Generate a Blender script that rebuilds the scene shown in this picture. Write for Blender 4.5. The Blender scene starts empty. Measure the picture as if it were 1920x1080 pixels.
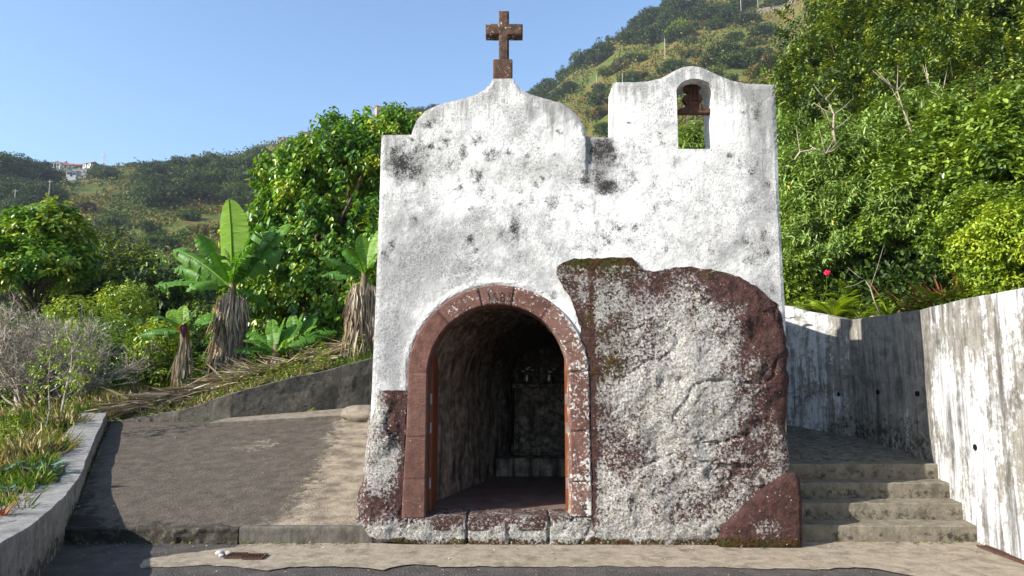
import bpy, bmesh, math, random
import numpy as np
from mathutils import Vector, Matrix
from mathutils.geometry import delaunay_2d_cdt
random.seed(5)
SC = bpy.context.scene
COL = SC.collection
R = math.radians

# ---------------------------------------------------------------- camera numbers
FPX = 1300.0
PITCH = math.atan(164 / FPX)
CH = 1.67
SP, CP = math.sin(PITCH), math.cos(PITCH)

def ray(px, py):
    xc = (px - 960) / FPX; yc = (540 - py) / FPX
    return Vector((xc, CP - yc * SP, SP + yc * CP))
def atY(px, py, Y):
    d = ray(px, py); return Vector((0, 0, CH)) + d * (Y / d.y)
def atZ(px, py, z=0.0):
    d = ray(px, py); return Vector((0, 0, CH)) + d * ((z - CH) / d.z)
def ratio(py):
    yc = (540 - py) / FPX
    return (SP + yc * CP) / (CP - yc * SP)
FY = 7.25                       # plane of the chapel front
def F(px, py): 
    p = atY(px, py, FY); return (p.x, p.z)

# ---------------------------------------------------------------- noise
_rs = np.random.RandomState(11)
_PERM = _rs.permutation(4096); _VAL = _rs.rand(4096)
def _hash(i, j, k):
    return _VAL[(_PERM[(_PERM[(i & 4095)] + j) & 4095] + k) & 4095]
def vnoise(p):
    p = np.asarray(p, float); i = np.floor(p).astype(int); f = p - i; f = f * f * (3 - 2 * f)
    x, y, z = i[:, 0], i[:, 1], i[:, 2]; r = 0
    for a in (0, 1):
        for b in (0, 1):
            for c in (0, 1):
                w = (f[:, 0] if a else 1 - f[:, 0]) * (f[:, 1] if b else 1 - f[:, 1]) * (f[:, 2] if c else 1 - f[:, 2])
                r = r + w * _hash(x + a, y + b, z + c)
    return r
def fbm(p, freq=1.0, octv=4, gain=0.5):
    p = np.asarray(p, float) * freq; s = 0; a = 1; t = 0
    for o in range(octv):
        s = s + a * vnoise(p + 17.3 * o); t += a; a *= gain; p = p * 2.03
    return s / t
def ss(a, b, x):
    t = np.clip((np.asarray(x, float) - a) / (b - a), 0, 1); return t * t * (3 - 2 * t)

# ---------------------------------------------------------------- materials
class NT:
    def __init__(s, name, rough=0.8, spec=0.3):
        s.m = bpy.data.materials.new(name); s.m.use_nodes = True
        s.t = s.m.node_tree; s.n = s.t.nodes
        s.b = s.n['Principled BSDF']; s.out = s.n['Material Output']
        s.b.inputs['Roughness'].default_value = rough
        s.b.inputs['Specular IOR Level'].default_value = spec
        s.geo = s.n.new('ShaderNodeNewGeometry'); s.pos = s.geo.outputs['Position']
    def link(s, a, b): s.t.links.new(a, b)
    def put(s, sock, v):
        if isinstance(v, bpy.types.NodeSocket): s.link(v, sock)
        elif isinstance(v, (tuple, list)): sock.default_value = (*v, 1) if len(v) == 3 and len(sock.default_value) == 4 else v
        else: sock.default_value = v
    def noise(s, scale, detail=6, rough=0.55, vec=None, dist=0.0, stretch=None, off=None):
        v = vec or s.pos
        if stretch or off:
            mp = s.n.new('ShaderNodeMapping'); s.link(v, mp.inputs[0])
            if stretch: mp.inputs['Scale'].default_value = stretch
            if off: mp.inputs['Location'].default_value = off
            v = mp.outputs[0]
        t = s.n.new('ShaderNodeTexNoise'); s.link(v, t.inputs['Vector'])
        t.inputs['Scale'].default_value = scale; t.inputs['Detail'].default_value = detail
        t.inputs['Roughness'].default_value = rough; t.inputs['Distortion'].default_value = dist
        return t.outputs['Fac']
    def voro(s, scale, feat='F1', vec=None, rand=1.0, out='Distance'):
        t = s.n.new('ShaderNodeTexVoronoi'); t.feature = feat; s.link(vec or s.pos, t.inputs['Vector'])
        t.inputs['Scale'].default_value = scale; t.inputs['Randomness'].default_value = rand
        return t.outputs[out]
    def attr(s, name, out='Fac'):
        a = s.n.new('ShaderNodeAttribute'); a.attribute_name = name; return a.outputs[out]
    def math(s, op, a, b=0.0, clamp=False):
        m = s.n.new('ShaderNodeMath'); m.operation = op; m.use_clamp = clamp
        s.put(m.inputs[0], a); s.put(m.inputs[1], b); return m.outputs[0]
    def ramp(s, v, a, b, lo=0.0, hi=1.0):
        m = s.n.new('ShaderNodeMapRange'); m.interpolation_type = 'SMOOTHSTEP'; s.put(m.inputs[0], v)
        s.put(m.inputs[1], a); s.put(m.inputs[2], b); s.put(m.inputs[3], lo); s.put(m.inputs[4], hi); return m.outputs[0]
    def mix(s, f, a, b, mode='MIX'):
        m = s.n.new('ShaderNodeMix'); m.data_type = 'RGBA'; m.blend_type = mode
        s.put(m.inputs[0], f); s.put(m.inputs[6], a); s.put(m.inputs[7], b); return m.outputs[2]
    def cramp(s, v, stops):
        c = s.n.new('ShaderNodeValToRGB'); s.put(c.inputs[0], v); e = c.color_ramp.elements
        while len(e) < len(stops): e.new(0.5)
        for k, (p, col) in enumerate(stops): e[k].position = p; e[k].color = (*col, 1)
        return c.outputs[0]
    def color(s, c): s.put(s.b.inputs['Base Color'], c)
    def bump(s, h, strength=0.5, dist=0.01, prev=None):
        b = s.n.new('ShaderNodeBump'); b.inputs['Strength'].default_value = strength; b.inputs['Distance'].default_value = dist
        s.put(b.inputs['Height'], h)
        if prev: s.link(prev, b.inputs['Normal'])
        return b.outputs[0]
    def normal(s, n): s.link(n, s.b.inputs['Normal'])
    def sep(s, v=None):
        x = s.n.new('ShaderNodeSeparateXYZ'); s.link(v or s.pos, x.inputs[0]); return x.outputs

def M_plaster():
    s = NT('lime_plaster', 0.9, 0.12)
    big = s.noise(1.3, 5, 0.6); mid = s.noise(7, 8, 0.7); fine = s.noise(48, 8, 0.75); fin2 = s.noise(120, 4, 0.7); patch = s.noise(2.6, 6, .62, off=(6, 6, 6))
    col = s.mix(s.ramp(big, .35, .7), (.77, .75, .72), (.63, .61, .58))
    gr = s.attr('grime_tone')
    g = s.ramp(s.math('ADD', s.math('ADD', s.math('MULTIPLY', mid, .6), s.math('MULTIPLY', patch, .4)), s.math('MULTIPLY', gr, .34)), .42, .74)
    col = s.mix(s.math('MULTIPLY', g, .75), col, (.27, .265, .26))
    dr = s.math('ADD', s.noise(1, 7, .7, stretch=(13, 13, .9), off=(2, 0, 5)), s.math('MULTIPLY', s.attr('drip'), .34)); col = s.mix(s.ramp(dr, .64, .84, 0, .65), col, (.17, .165, .155))
    # fine speckle in loose patches
    sp = s.ramp(s.math('ADD', fine, s.math('MULTIPLY', gr, .05)), .50, .62); col = s.mix(s.math('MULTIPLY', sp, s.ramp(patch, .40, .58, .10, .85)), col, (.20, .195, .19))
    # algae blotches: clusters of dark specks, dense only in the core
    st = s.attr('stain')
    n1 = s.noise(13, 7, 0.7); n2 = s.noise(46, 8, 0.78, off=(2, 7, 1)); nn = s.math('ADD', s.math('MULTIPLY', n1, .5), s.math('MULTIPLY', n2, .5))
    d = s.math('SUBTRACT', nn, s.math('SUBTRACT', .715, s.math('MULTIPLY', st, .33)))
    col = s.mix(s.ramp(d, -.10, .06, 0, .5), col, (.20, .19, .18))
    spk = s.ramp(s.math('ADD', s.noise(75, 8, .82, off=(4, 2, 2)), s.math('MULTIPLY', d, 1.1)), .50, .60); col = s.mix(s.math('MULTIPLY', spk, s.ramp(d, -.06, .03, 0, .95)), col, (.032, .029, .027))
    # pits and hairline cracks
    pit = s.ramp(s.noise(85, 5, .7, off=(1, 1, 9)), .665, .70); pit = s.math('MULTIPLY', pit, s.ramp(s.noise(1.9, 4, .6, off=(3, 0, 3)), .48, .58)); col = s.mix(s.math('MULTIPLY', pit, .8), col, (.12, .11, .10))
    ridge = s.math('ABSOLUTE', s.math('SUBTRACT', s.noise(5, 9, 0.66), .5))
    ck = s.math('MULTIPLY', s.ramp(ridge, .0, .006, 1, 0), s.ramp(s.noise(1.7, 3), .50, .58)); col = s.mix(s.math('MULTIPLY', ck, .6), col, (.16, .15, .14))
    s.color(col)
    n = s.bump(s.noise(3.2, 5, 0.55), 0.6, 0.06); n = s.bump(s.noise(15, 8, 0.72), 0.75, 0.022, n)
    n = s.bump(s.math('ADD', s.math('ADD', fin2, fine), s.math('MULTIPLY', s.math('ADD', ck, pit), -1.5)), .6, 0.005, n); s.normal(n); return s.m

def M_rock():
    s = NT('lichen_rock', 0.9, 0.2)
    big = s.noise(2.2, 5, .6); mid = s.noise(11, 7, .65); fine = s.noise(60, 7, .7)
    col = s.mix(s.ramp(mid, .3, .7), (.045, .024, .021), (.125, .056, .046))
    col = s.mix(s.ramp(fine, .5, .72), col, (.20, .105, .09))
    moss = s.attr('moss'); mn = s.noise(16, 7, .65, off=(3, 1, 7))
    mm = s.ramp(s.math('ADD', mn, s.math('MULTIPLY', moss, .42)), .62, .76)
    mcol = s.mix(s.ramp(s.noise(38, 7, .72, off=(8, 1, 1)), .38, .62), (.022, .016, .006), s.mix(s.ramp(s.noise(5, 4), .4, .6), (.13, .055, .012), (.10, .085, .015)))
    col = s.mix(mm, col, mcol)
    li = s.attr('lichen')
    l1 = s.noise(34, 10, .82); l2 = s.noise(5.5, 6, .6)
    lv = s.math('ADD', s.math('MULTIPLY', l1, .75), s.math('MULTIPLY', l2, .25))
    thr = s.math('SUBTRACT', .675, s.math('MULTIPLY', li, .26))
    lm = s.ramp(s.math('SUBTRACT', lv, thr), -.004, .014)
    # round rosettes
    v = s.voro(30); ros = s.ramp(s.math('ADD', v, s.math('MULTIPLY', s.noise(80, 4), .25)), .30, .40, 1, 0)
    pick = s.ramp(s.math('ADD', s.noise(9, 5, .6, off=(9, 2, 4)), s.math('MULTIPLY', li, .22)), .60, .68)
    lm = s.math('MAXIMUM', lm, s.math('MULTIPLY', ros, pick))
    lm = s.math('MULTIPLY', lm, s.ramp(li, .02, .10))
    lcol = s.mix(s.ramp(s.noise(45, 7, .75), .36, .62), (.30, .27, .24), (.74, .72, .67)); lcol = s.mix(s.ramp(s.noise(10, 4, .6, off=(5, 5, 5)), .5, .75, 0, .6), lcol, (.42, .40, .26))
    pits = s.ramp(s.noise(50, 8, .82, off=(2, 8, 1)), .50, .60); lcol = s.mix(s.math('MULTIPLY', pits, .75), lcol, (.13, .09, .07))
    col = s.mix(lm, col, lcol)
    s.color(col)
    n = s.bump(s.noise(7, 8, .65), 1.0, .10); n = s.bump(s.noise(28, 9, .72), .9, .02, n); n = s.bump(s.math('ADD', fine, s.math('MULTIPLY', lm, .8)), .8, .006, n)
    s.normal(n); return s.m

def M_redstone(name='dressed_red_stone', ca=(.085, .038, .029), cb=(.160, .076, .056)):
    s = NT(name, .85, .2)
    mid = s.noise(9, 6, .6); fine = s.noise(70, 6, .7); xyz = s.sep()
    col = s.mix(s.ramp(mid, .3, .7), ca, cb); col = s.mix(s.math('MULTIPLY', s.attr('tone'), .55), col, (.21, .12, .095)); col = s.mix(s.math('MULTIPLY', s.attr('tone2'), .5), col, (.055, .03, .025))
    tool = s.noise(1, 3, .5, stretch=(14, 14, 120))
    col = s.mix(s.ramp(s.noise(26, 8, .75, off=(6, 2, 2)), .5, .68, 0, .75), col, (.045, .028, .022))
    col = s.mix(s.ramp(tool, .52, .68, 0, .6), col, (.075, .035, .03)); col = s.mix(s.ramp(fine, .56, .75), col, (.30, .17, .13))
    jt = s.attr('joint'); col = s.mix(s.math('MULTIPLY', jt, .8), col, (.045, .03, .025))
    li = s.attr('lichen'); lv = s.math('ADD', s.math('MULTIPLY', s.noise(38, 8, .72), .7), s.math('MULTIPLY', s.noise(8, 5), .3))
    lm = s.ramp(s.math('SUBTRACT', lv, s.math('SUBTRACT', .70, s.math('MULTIPLY', li, .26))), -.01, .02)
    dk = s.ramp(s.math('SUBTRACT', s.noise(13, 6, .65, off=(4, 4, 4)), s.math('SUBTRACT', .78, s.math('MULTIPLY', s.attr('soot'), .35))), -.03, .05)
    col = s.mix(s.math('MULTIPLY', dk, .8), col, (.035, .03, .028))
    col = s.mix(lm, col, s.mix(s.noise(60, 3), (.42, .39, .34), (.68, .66, .60))); s.color(col)
    n = s.bump(tool, .5, .006); n = s.bump(mid, .5, .012, n); n = s.bump(s.math('ADD', fine, lm), .5, .004, n); s.normal(n); return s.m

def M_concrete(name, ca, cb, cdark, streak=0.0, white=0.0, dotw=0.0):
    s = NT(name, .92, .15)
    big = s.noise(1.6, 5, .6); mid = s.noise(8, 8, .7); fine = s.noise(58, 8, .8)
    col = s.mix(s.ramp(mid, .3, .7), ca, cb)
    if white:
        wv = s.math('ADD', s.math('ADD', s.math('MULTIPLY', s.noise(1, 7, .68, stretch=(4.5, 4.5, .8)), .45), s.math('MULTIPLY', s.noise(1.9, 6, .7, off=(4, 1, 2)), .30)), s.math('MULTIPLY', s.noise(18, 8, .78), .25))
        wm = s.ramp(s.math('SUBTRACT', wv, s.math('SUBTRACT', .64, s.math('MULTIPLY', s.attr('paint'), .24))), -.02, .03)
        col = s.mix(s.math('MULTIPLY', wm, .95), col, s.mix(s.noise(20, 5), (.50, .50, .50), (.70, .70, .70)))
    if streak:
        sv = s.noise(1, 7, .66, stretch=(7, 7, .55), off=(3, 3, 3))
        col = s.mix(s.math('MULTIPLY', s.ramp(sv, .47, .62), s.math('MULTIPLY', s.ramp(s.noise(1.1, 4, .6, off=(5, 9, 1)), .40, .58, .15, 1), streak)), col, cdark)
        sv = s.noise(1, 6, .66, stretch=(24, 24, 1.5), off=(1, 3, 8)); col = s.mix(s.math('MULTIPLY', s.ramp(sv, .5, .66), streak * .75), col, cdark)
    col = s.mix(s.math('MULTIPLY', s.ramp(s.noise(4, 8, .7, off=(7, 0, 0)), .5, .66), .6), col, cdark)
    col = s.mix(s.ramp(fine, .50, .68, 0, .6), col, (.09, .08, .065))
    gm = s.ramp(s.math('ADD', s.noise(13, 7, .7, off=(0, 5, 0)), s.math('MULTIPLY', s.attr('grime_tone'), .45)), .68, .84)
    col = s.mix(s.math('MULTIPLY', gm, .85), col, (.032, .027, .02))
    if dotw:
        dv = s.ramp(s.noise(46, 7, .75, off=(0, 9, 2)), .655, .69); col = s.mix(s.math('MULTIPLY', dv, dotw), col, (.55, .54, .48))
    s.color(col); n = s.bump(mid, .5, .02); n = s.bump(fine, .7, .005, n); n = s.bump(s.noise(35, 6, .7), .5, .01, n); s.normal(n); return s.m

def M_asphalt():
    s = NT('asphalt', .9, .2)
    fine = s.noise(70, 7, .8); mid = s.noise(5, 7, .65); ag = s.voro(55)
    col = s.mix(s.ramp(mid, .3, .7), (.050, .044, .039), (.092, .08, .07))
    col = s.mix(s.ramp(ag, .1, .3, .55, 0), col, (.20, .19, .175)); s.color(col)
    s.normal(s.bump(s.math('ADD', ag, fine), .8, .012)); return s.m

def M_ramp():
    s = NT('worn_ramp_paving', .92, .15)
    fine = s.noise(60, 7, .8); mid = s.noise(6, 8, .7); ag = s.voro(42)
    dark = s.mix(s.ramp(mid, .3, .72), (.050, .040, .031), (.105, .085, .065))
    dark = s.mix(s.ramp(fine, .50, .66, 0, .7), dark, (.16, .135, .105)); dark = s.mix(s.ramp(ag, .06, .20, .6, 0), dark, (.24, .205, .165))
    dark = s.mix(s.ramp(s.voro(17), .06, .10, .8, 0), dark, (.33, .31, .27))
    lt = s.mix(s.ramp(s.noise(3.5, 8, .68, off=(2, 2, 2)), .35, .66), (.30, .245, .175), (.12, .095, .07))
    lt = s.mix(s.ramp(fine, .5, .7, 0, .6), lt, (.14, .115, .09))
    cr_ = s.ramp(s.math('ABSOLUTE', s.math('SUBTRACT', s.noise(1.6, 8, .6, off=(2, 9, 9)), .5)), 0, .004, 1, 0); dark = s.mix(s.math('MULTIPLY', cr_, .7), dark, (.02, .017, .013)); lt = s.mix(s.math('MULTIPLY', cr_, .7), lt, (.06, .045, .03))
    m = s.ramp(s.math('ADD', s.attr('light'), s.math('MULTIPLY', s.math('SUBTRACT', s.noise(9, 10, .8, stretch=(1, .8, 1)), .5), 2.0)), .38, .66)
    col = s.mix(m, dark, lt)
    gm = s.ramp(s.math('ADD', s.noise(9, 7, .7, off=(0, 5, 0)), s.math('MULTIPLY', s.attr('grime_tone'), .5)), .70, .86)
    col = s.mix(s.math('MULTIPLY', gm, .85), col, (.022, .018, .014)); s.color(col)
    n = s.bump(s.math('ADD', ag, fine), .65, .008); n = s.bump(mid, .4, .02, n); s.normal(n); return s.m

def M_leaf(name, stops, trans=.3, rough=.42, spec=.45, tint=(1.3, 1.25, .35), gain=1.0):
    stops = [(a, tuple(min(.8, c * gain) for c in b)) for a, b in stops]
    s = NT(name, rough, spec)
    c = s.cramp(s.attr('rnd'), stops); s.color(c)
    tr = s.n.new('ShaderNodeBsdfTranslucent'); s.put(tr.inputs['Color'], s.mix(1.0, c, tint, 'MULTIPLY'))
    mx = s.n.new('ShaderNodeMixShader'); mx.inputs[0].default_value = trans * .75
    s.link(s.b.outputs[0], mx.inputs[1]); s.link(tr.outputs[0], mx.inputs[2]); s.link(mx.outputs[0], s.out.inputs['Surface']); return s.m

def M_plain(name, col, rough=.7, spec=.3, col2=None, sc=12, bumpd=.004, metal=0, stretch=None):
    s = NT(name, rough, spec)
    n = s.noise(sc, 6, .6, stretch=stretch)
    s.color(s.mix(s.ramp(n, .3, .7), col, col2 or tuple(c * .6 for c in col)))
    s.b.inputs['Metallic'].default_value = metal
    s.normal(s.bump(s.noise(sc * 3, 5, .6, stretch=stretch), .5, bumpd)); return s.m

MAT = {}
MAT['plaster'] = M_plaster(); MAT['rock'] = M_rock(); MAT['red'] = M_redstone()
MAT['wallconc'] = M_concrete('stained_white_concrete', (.20, .185, .155), (.33, .31, .27), (.06, .055, .047), .8, 1.0)
MAT['conc'] = M_concrete('grey_concrete', (.24, .22, .19), (.36, .34, .30), (.10, .09, .075), .25)
MAT['coping'] = M_concrete('pale_coping_concrete', (.19, .18, .165), (.30, .29, .27), (.09, .083, .072), .2, dotw=.5)
MAT['darkconc'] = M_concrete('mossy_dark_concrete', (.085, .075, .06), (.15, .135, .11), (.04, .035, .028), .5, dotw=.7)
MAT['stepconc'] = M_concrete('weathered_step_concrete', (.13, .112, .08), (.22, .19, .145), (.05, .042, .03), .25, dotw=.5)
MAT['apron'] = M_concrete('worn_apron_concrete', (.20, .165, .12), (.33, .275, .205), (.085, .07, .05), .0)
MAT['asphalt'] = M_asphalt(); MAT['ramp'] = M_ramp()
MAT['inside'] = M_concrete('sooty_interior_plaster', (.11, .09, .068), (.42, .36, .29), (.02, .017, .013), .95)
MAT['floor'] = M_plain('dark_red_floor', (.10, .055, .045), .7, .4, (.16, .12, .10), 6)
MAT['wood'] = M_plain('varnished_orange_wood', (.22, .062, .016), .45, .4, (.12, .032, .010), 3, .003, stretch=(14, 14, 1))
MAT['steel'] = M_plain('worn_steel', (.5, .5, .5), .4, .5, (.35, .35, .35), 20, metal=.8)
MAT['rust'] = M_plain('rusty_iron', (.10, .045, .028), .85, .2, (.045, .026, .02), 25)
MAT['bark'] = M_plain('grey_brown_bark', (.16, .12, .085), .9, .2, (.06, .045, .032), 18, .02, stretch=(1, 1, .25))
MAT['palebark'] = M_plain('pale_bark', (.40, .34, .26), .85, .2, (.20, .16, .11), 18, .01)
MAT['twig'] = M_plain('grey_twigs', (.42, .37, .30), .85, .2, (.20, .165, .125), 9, .005)
MAT['cross'] = M_redstone('cross_stone', (.06, .032, .02), (.12, .062, .038))
MAT['whitewash'] = M_plain('white_house_wall', (.75, .74, .72), .8, .2, (.6, .58, .55), 2)
MAT['tile'] = M_plain('red_roof_tiles', (.42, .10, .05), .8, .3, (.25, .07, .04), 3)
MAT['greywall'] = M_plain('grey_house_wall', (.30, .30, .32), .8, .2, (.2, .2, .22), 2)
MAT['glass'] = M_plain('dark_window', (.05, .06, .07), .3, .5)
MAT['straw'] = M_leaf('dry_straw', [(0, (.10, .068, .045)), (.5, (.30, .23, .155)), (1, (.56, .48, .36))], .15, .8, .2, (1, .9, .6))
MAT['banana'] = M_leaf('banana_leaf', [(0, (.025, .07, .012)), (.5, (.06, .16, .015)), (1, (.16, .27, .02))], .38, .5, .3, (1.5, 1.5, .25), gain=1.1)
MAT['bananadry'] = M_leaf('yellowed_banana_leaf', [(0, (.16, .08, .02)), (1, (.50, .25, .04))], .25, .6, .3, (1.2, .9, .4))
MAT['bud'] = M_plain('purple_bud', (.09, .02, .045), .5, .4, (.05, .012, .03), 12)
MAT['stem'] = M_plain('banana_stem', (.16, .13, .05), .6, .4, (.07, .045, .02), 10, stretch=(1, 1, .2))
MAT['leafA'] = M_leaf('broad_bright_leaf', [(0, (.02, .055, .006)), (.45, (.055, .125, .010)), (.85, (.12, .21, .015)), (1, (.28, .29, .03))], .32, .36, .5, gain=1.55)
MAT['leafB'] = M_leaf('pale_lance_leaf', [(0, (.045, .075, .012)), (.5, (.115, .168, .028)), (.985, (.17, .25, .06)), (1, (.35, .26, .05))], .3, .42, .45, gain=1.5)
MAT['leafC'] = M_leaf('glossy_oval_leaf', [(0, (.026, .048, .006)), (.5, (.072, .118, .013)), (1, (.15, .205, .022))], .26, .3, .6, gain=1.6)
MAT['leafD'] = M_leaf('dark_evergreen_leaf', [(0, (.010, .024, .005)), (.55, (.030, .056, .008)), (.80, (.11, .15, .016)), (1, (.20, .23, .03))], .25, .45, .4, gain=1.5)
MAT['leafE'] = M_leaf('yellow_green_leaf', [(0, (.07, .12, .01)), (.6, (.17, .24, .015)), (.99, (.29, .34, .03)), (1, (.38, .25, .05))], .32, .4, .45, gain=1.3)
MAT['fardark'] = M_leaf('distant_dark_leaf', [(0, (.024, .042, .012)), (.6, (.055, .088, .022)), (1, (.12, .155, .035))], .15, .7, .2)
MAT['farmid'] = M_leaf('distant_green_leaf', [(0, (.03, .06, .012)), (.6, (.07, .12, .02)), (1, (.14, .18, .03))], .2, .7, .2)
MAT['farlime'] = M_leaf('distant_lime_leaf', [(0, (.10, .17, .01)), (1, (.24, .32, .02))], .25, .7, .2)
MAT['scrub'] = M_leaf('hillside_scrub_leaf', [(0, (.02, .045, .01)), (.40, (.06, .10, .014)), (.60, (.13, .155, .022)), (.80, (.22, .13, .035)), (1, (.30, .20, .08))], .2, .8, .2, (1, 1, .6))
MAT['grass'] = M_leaf('meadow_grass_blade', [(0, (.05, .11, .015)), (.45, (.12, .21, .02)), (.62, (.22, .26, .04)), (.75, (.33, .27, .15)), (1, (.46, .37, .24))], .3, .6, .3)
MAT['fern'] = M_leaf('fern_frond', [(0, (.11, .22, .02)), (1, (.36, .46, .04))], .45, .5, .3)
MAT['kale'] = M_leaf('blue_green_leaf', [(0, (.05, .10, .055)), (1, (.13, .21, .12))], .2, .4, .5, (1, 1.2, .7))
MAT['redleaf'] = M_leaf('red_tinged_leaf', [(0, (.18, .04, .02)), (.6, (.26, .10, .03)), (1, (.28, .22, .04))], .3, .4, .4, (1.3, .8, .5))
MAT['petal'] = M_plain('pink_petal', (.75, .02, .10), .5, .3, (.6, .01, .06), 8)
MAT['whitepetal'] = M_plain('white_petal', (.8, .78, .75), .6, .3, (.6, .6, .58), 8)
MAT['pebble'] = M_plain('pale_stone', (.46, .44, .41), .85, .2, (.26, .24, .21), 14)
MAT['fieldstone'] = M_plain('warm_field_stone', (.42, .33, .24), .9, .2, (.22, .17, .13), 9, .02)
MAT['slab'] = M_concrete('stone_slab', (.17, .14, .105), (.25, .21, .16), (.08, .065, .05), .1)

# ---------------------------------------------------------------- object helpers
def mesh_obj(name, V, Fc, mat, parent=None, attrs=None, smooth=False):
    me = bpy.data.meshes.new(name)
    V = np.asarray(V, np.float32)
    if isinstance(Fc, np.ndarray):
        n, k = Fc.shape
        me.vertices.add(len(V)); me.vertices.foreach_set('co', V.ravel())
        me.loops.add(n * k); me.loops.foreach_set('vertex_index', Fc.astype(np.int32).ravel())
        me.polygons.add(n); me.polygons.foreach_set('loop_start', np.arange(0, n * k, k, dtype=np.int32))
        me.polygons.foreach_set('loop_total', np.full(n, k, np.int32)); me.update(calc_edges=True)
    else:
        me.from_pydata([tuple(v) for v in V.tolist()], [], Fc); me.update()
    for k, a in (attrs or {}).items():
        at = me.attributes.new(k, 'FLOAT', 'POINT'); at.data.foreach_set('value', np.asarray(a, np.float32))
    me.materials.append(mat)
    if smooth: me.polygons.foreach_set('use_smooth', np.ones(len(me.polygons), bool))
    o = bpy.data.objects.new(name, me); COL.objects.link(o)
    if parent: o.parent = parent
    return o
def tag(o, label, cat, group=None):
    o['label'] = label; o['category'] = cat
    if group: o['group'] = group
    return o
def thing(name, label, cat, loc=(0, 0, 0), rz=0, group=None):
    o = bpy.data.objects.new(name, None); COL.objects.link(o); o.location = loc; o.rotation_euler = (0, 0, rz)
    o.empty_display_size = .2
    return tag(o, label, cat, group)
def kind(o, k): o['kind'] = k; return o
def dup(root, loc, rz=0, sc=1, label=None, group=None):
    r = root.copy(); COL.objects.link(r); r.location = loc; r.rotation_euler = (0, 0, rz)
    r.scale = (sc, sc, sc) if not isinstance(sc, tuple) else sc
    if label: r['label'] = label
    if group: r['group'] = group
    for ch in root.children:
        c = ch.copy(); COL.objects.link(c); c.parent = r
        for g in ch.children:
            d = g.copy(); COL.objects.link(d); d.parent = c
    return r

class MB:
    def __init__(s): s.v = []; s.f = []
    def box(s, c, d, rot=None, taper=1.0):
        n = len(s.v); M = rot or Matrix.Identity(3)
        for z in (-.5, .5):
            k = taper if z > 0 else 1
            for x, y in ((-.5, -.5), (.5, -.5), (.5, .5), (-.5, .5)):
                s.v.append(Vector(c) + M @ Vector((x * d[0] * k, y * d[1] * k, z * d[2])))
        for q in ((3, 2, 1, 0), (4, 5, 6, 7), (0, 1, 5, 4), (1, 2, 6, 5), (2, 3, 7, 6), (3, 0, 4, 7)): s.f.append([n + i for i in q])
        return s
    def tube(s, path, rad, sides=6, cap=True):
        path = [Vector(p) for p in path]; n0 = len(s.v); m = len(path)
        up = Vector((.3, .1, 1)).normalized(); 
        for i, p in enumerate(path):
            t = (path[min(i + 1, m - 1)] - path[max(i - 1, 0)]).normalized()
            a = t.cross(up)
            if a.length < .15: a = t.cross(Vector((1, 0, 0)))
            a.normalize(); b = t.cross(a)
            r = rad[i] if isinstance(rad, (list, tuple)) else rad
            for k in range(sides):
                an = 2 * math.pi * k / sides; s.v.append(p + a * math.cos(an) * r + b * math.sin(an) * r)
        for i in range(m - 1):
            for k in range(sides):
                a = n0 + i * sides + k; b = n0 + i * sides + (k + 1) % sides
                s.f.append([a, b, b + sides, a + sides])
        if cap:
            s.f.append([n0 + k for k in range(sides)][::-1]); s.f.append([n0 + (m - 1) * sides + k for k in range(sides)])
        return s
    def prism(s, pts, y0, y1):   # polygon in x,z extruded along y
        n = len(s.v); m = len(pts)
        for y in (y0, y1):
            for p in pts: s.v.append(Vector((p[0], y, p[1])))
        s.f.append([n + i for i in range(m)]); s.f.append([n + m + i for i in range(m)][::-1])
        for i in range(m):
            j = (i + 1) % m; s.f.append([n + j, n + i, n + m + i, n + m + j])
        return s
    def lathe(s, prof, c, sides=16):
        n0 = len(s.v); c = Vector(c)
        for r, z in prof:
            for k in range(sides):
                a = 2 * math.pi * k / sides; s.v.append(c + Vector((r * math.cos(a), r * math.sin(a), z)))
        for i in range(len(prof) - 1):
            for k in range(sides):
                a = n0 + i * sides + k; b = n0 + i * sides + (k + 1) % sides; s.f.append([a, b, b + sides, a + sides])
        return s
    def blob(s, c, r, seed=0, amp=.25, sub=3, freq=1.6):
        bm = bmesh.new(); bmesh.ops.create_icosphere(bm, subdivisions=sub, radius=1)
        co = np.array([v.co[:] for v in bm.verts]); n = fbm(co + seed * 3.7, freq, 3) - .5
        co = co * (1 + amp * 2 * n)[:, None] * np.array(r); n0 = len(s.v)
        s.v += [Vector(c) + Vector(p) for p in co.tolist()]; s.f += [[n0 + v.index for v in f.verts] for f in bm.faces]; bm.free()
        return s
    def build(s, name, mat, parent=None, attrs=None, smooth=False, bevel=0):
        V = [tuple(v) for v in s.v]
        o = mesh_obj(name, V, s.f, mat, parent, attrs, smooth)
        if bevel:
            b = o.modifiers.new('bevel', 'BEVEL'); b.width = bevel; b.segments = 2; b.limit_method = 'ANGLE'
        return o

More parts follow.
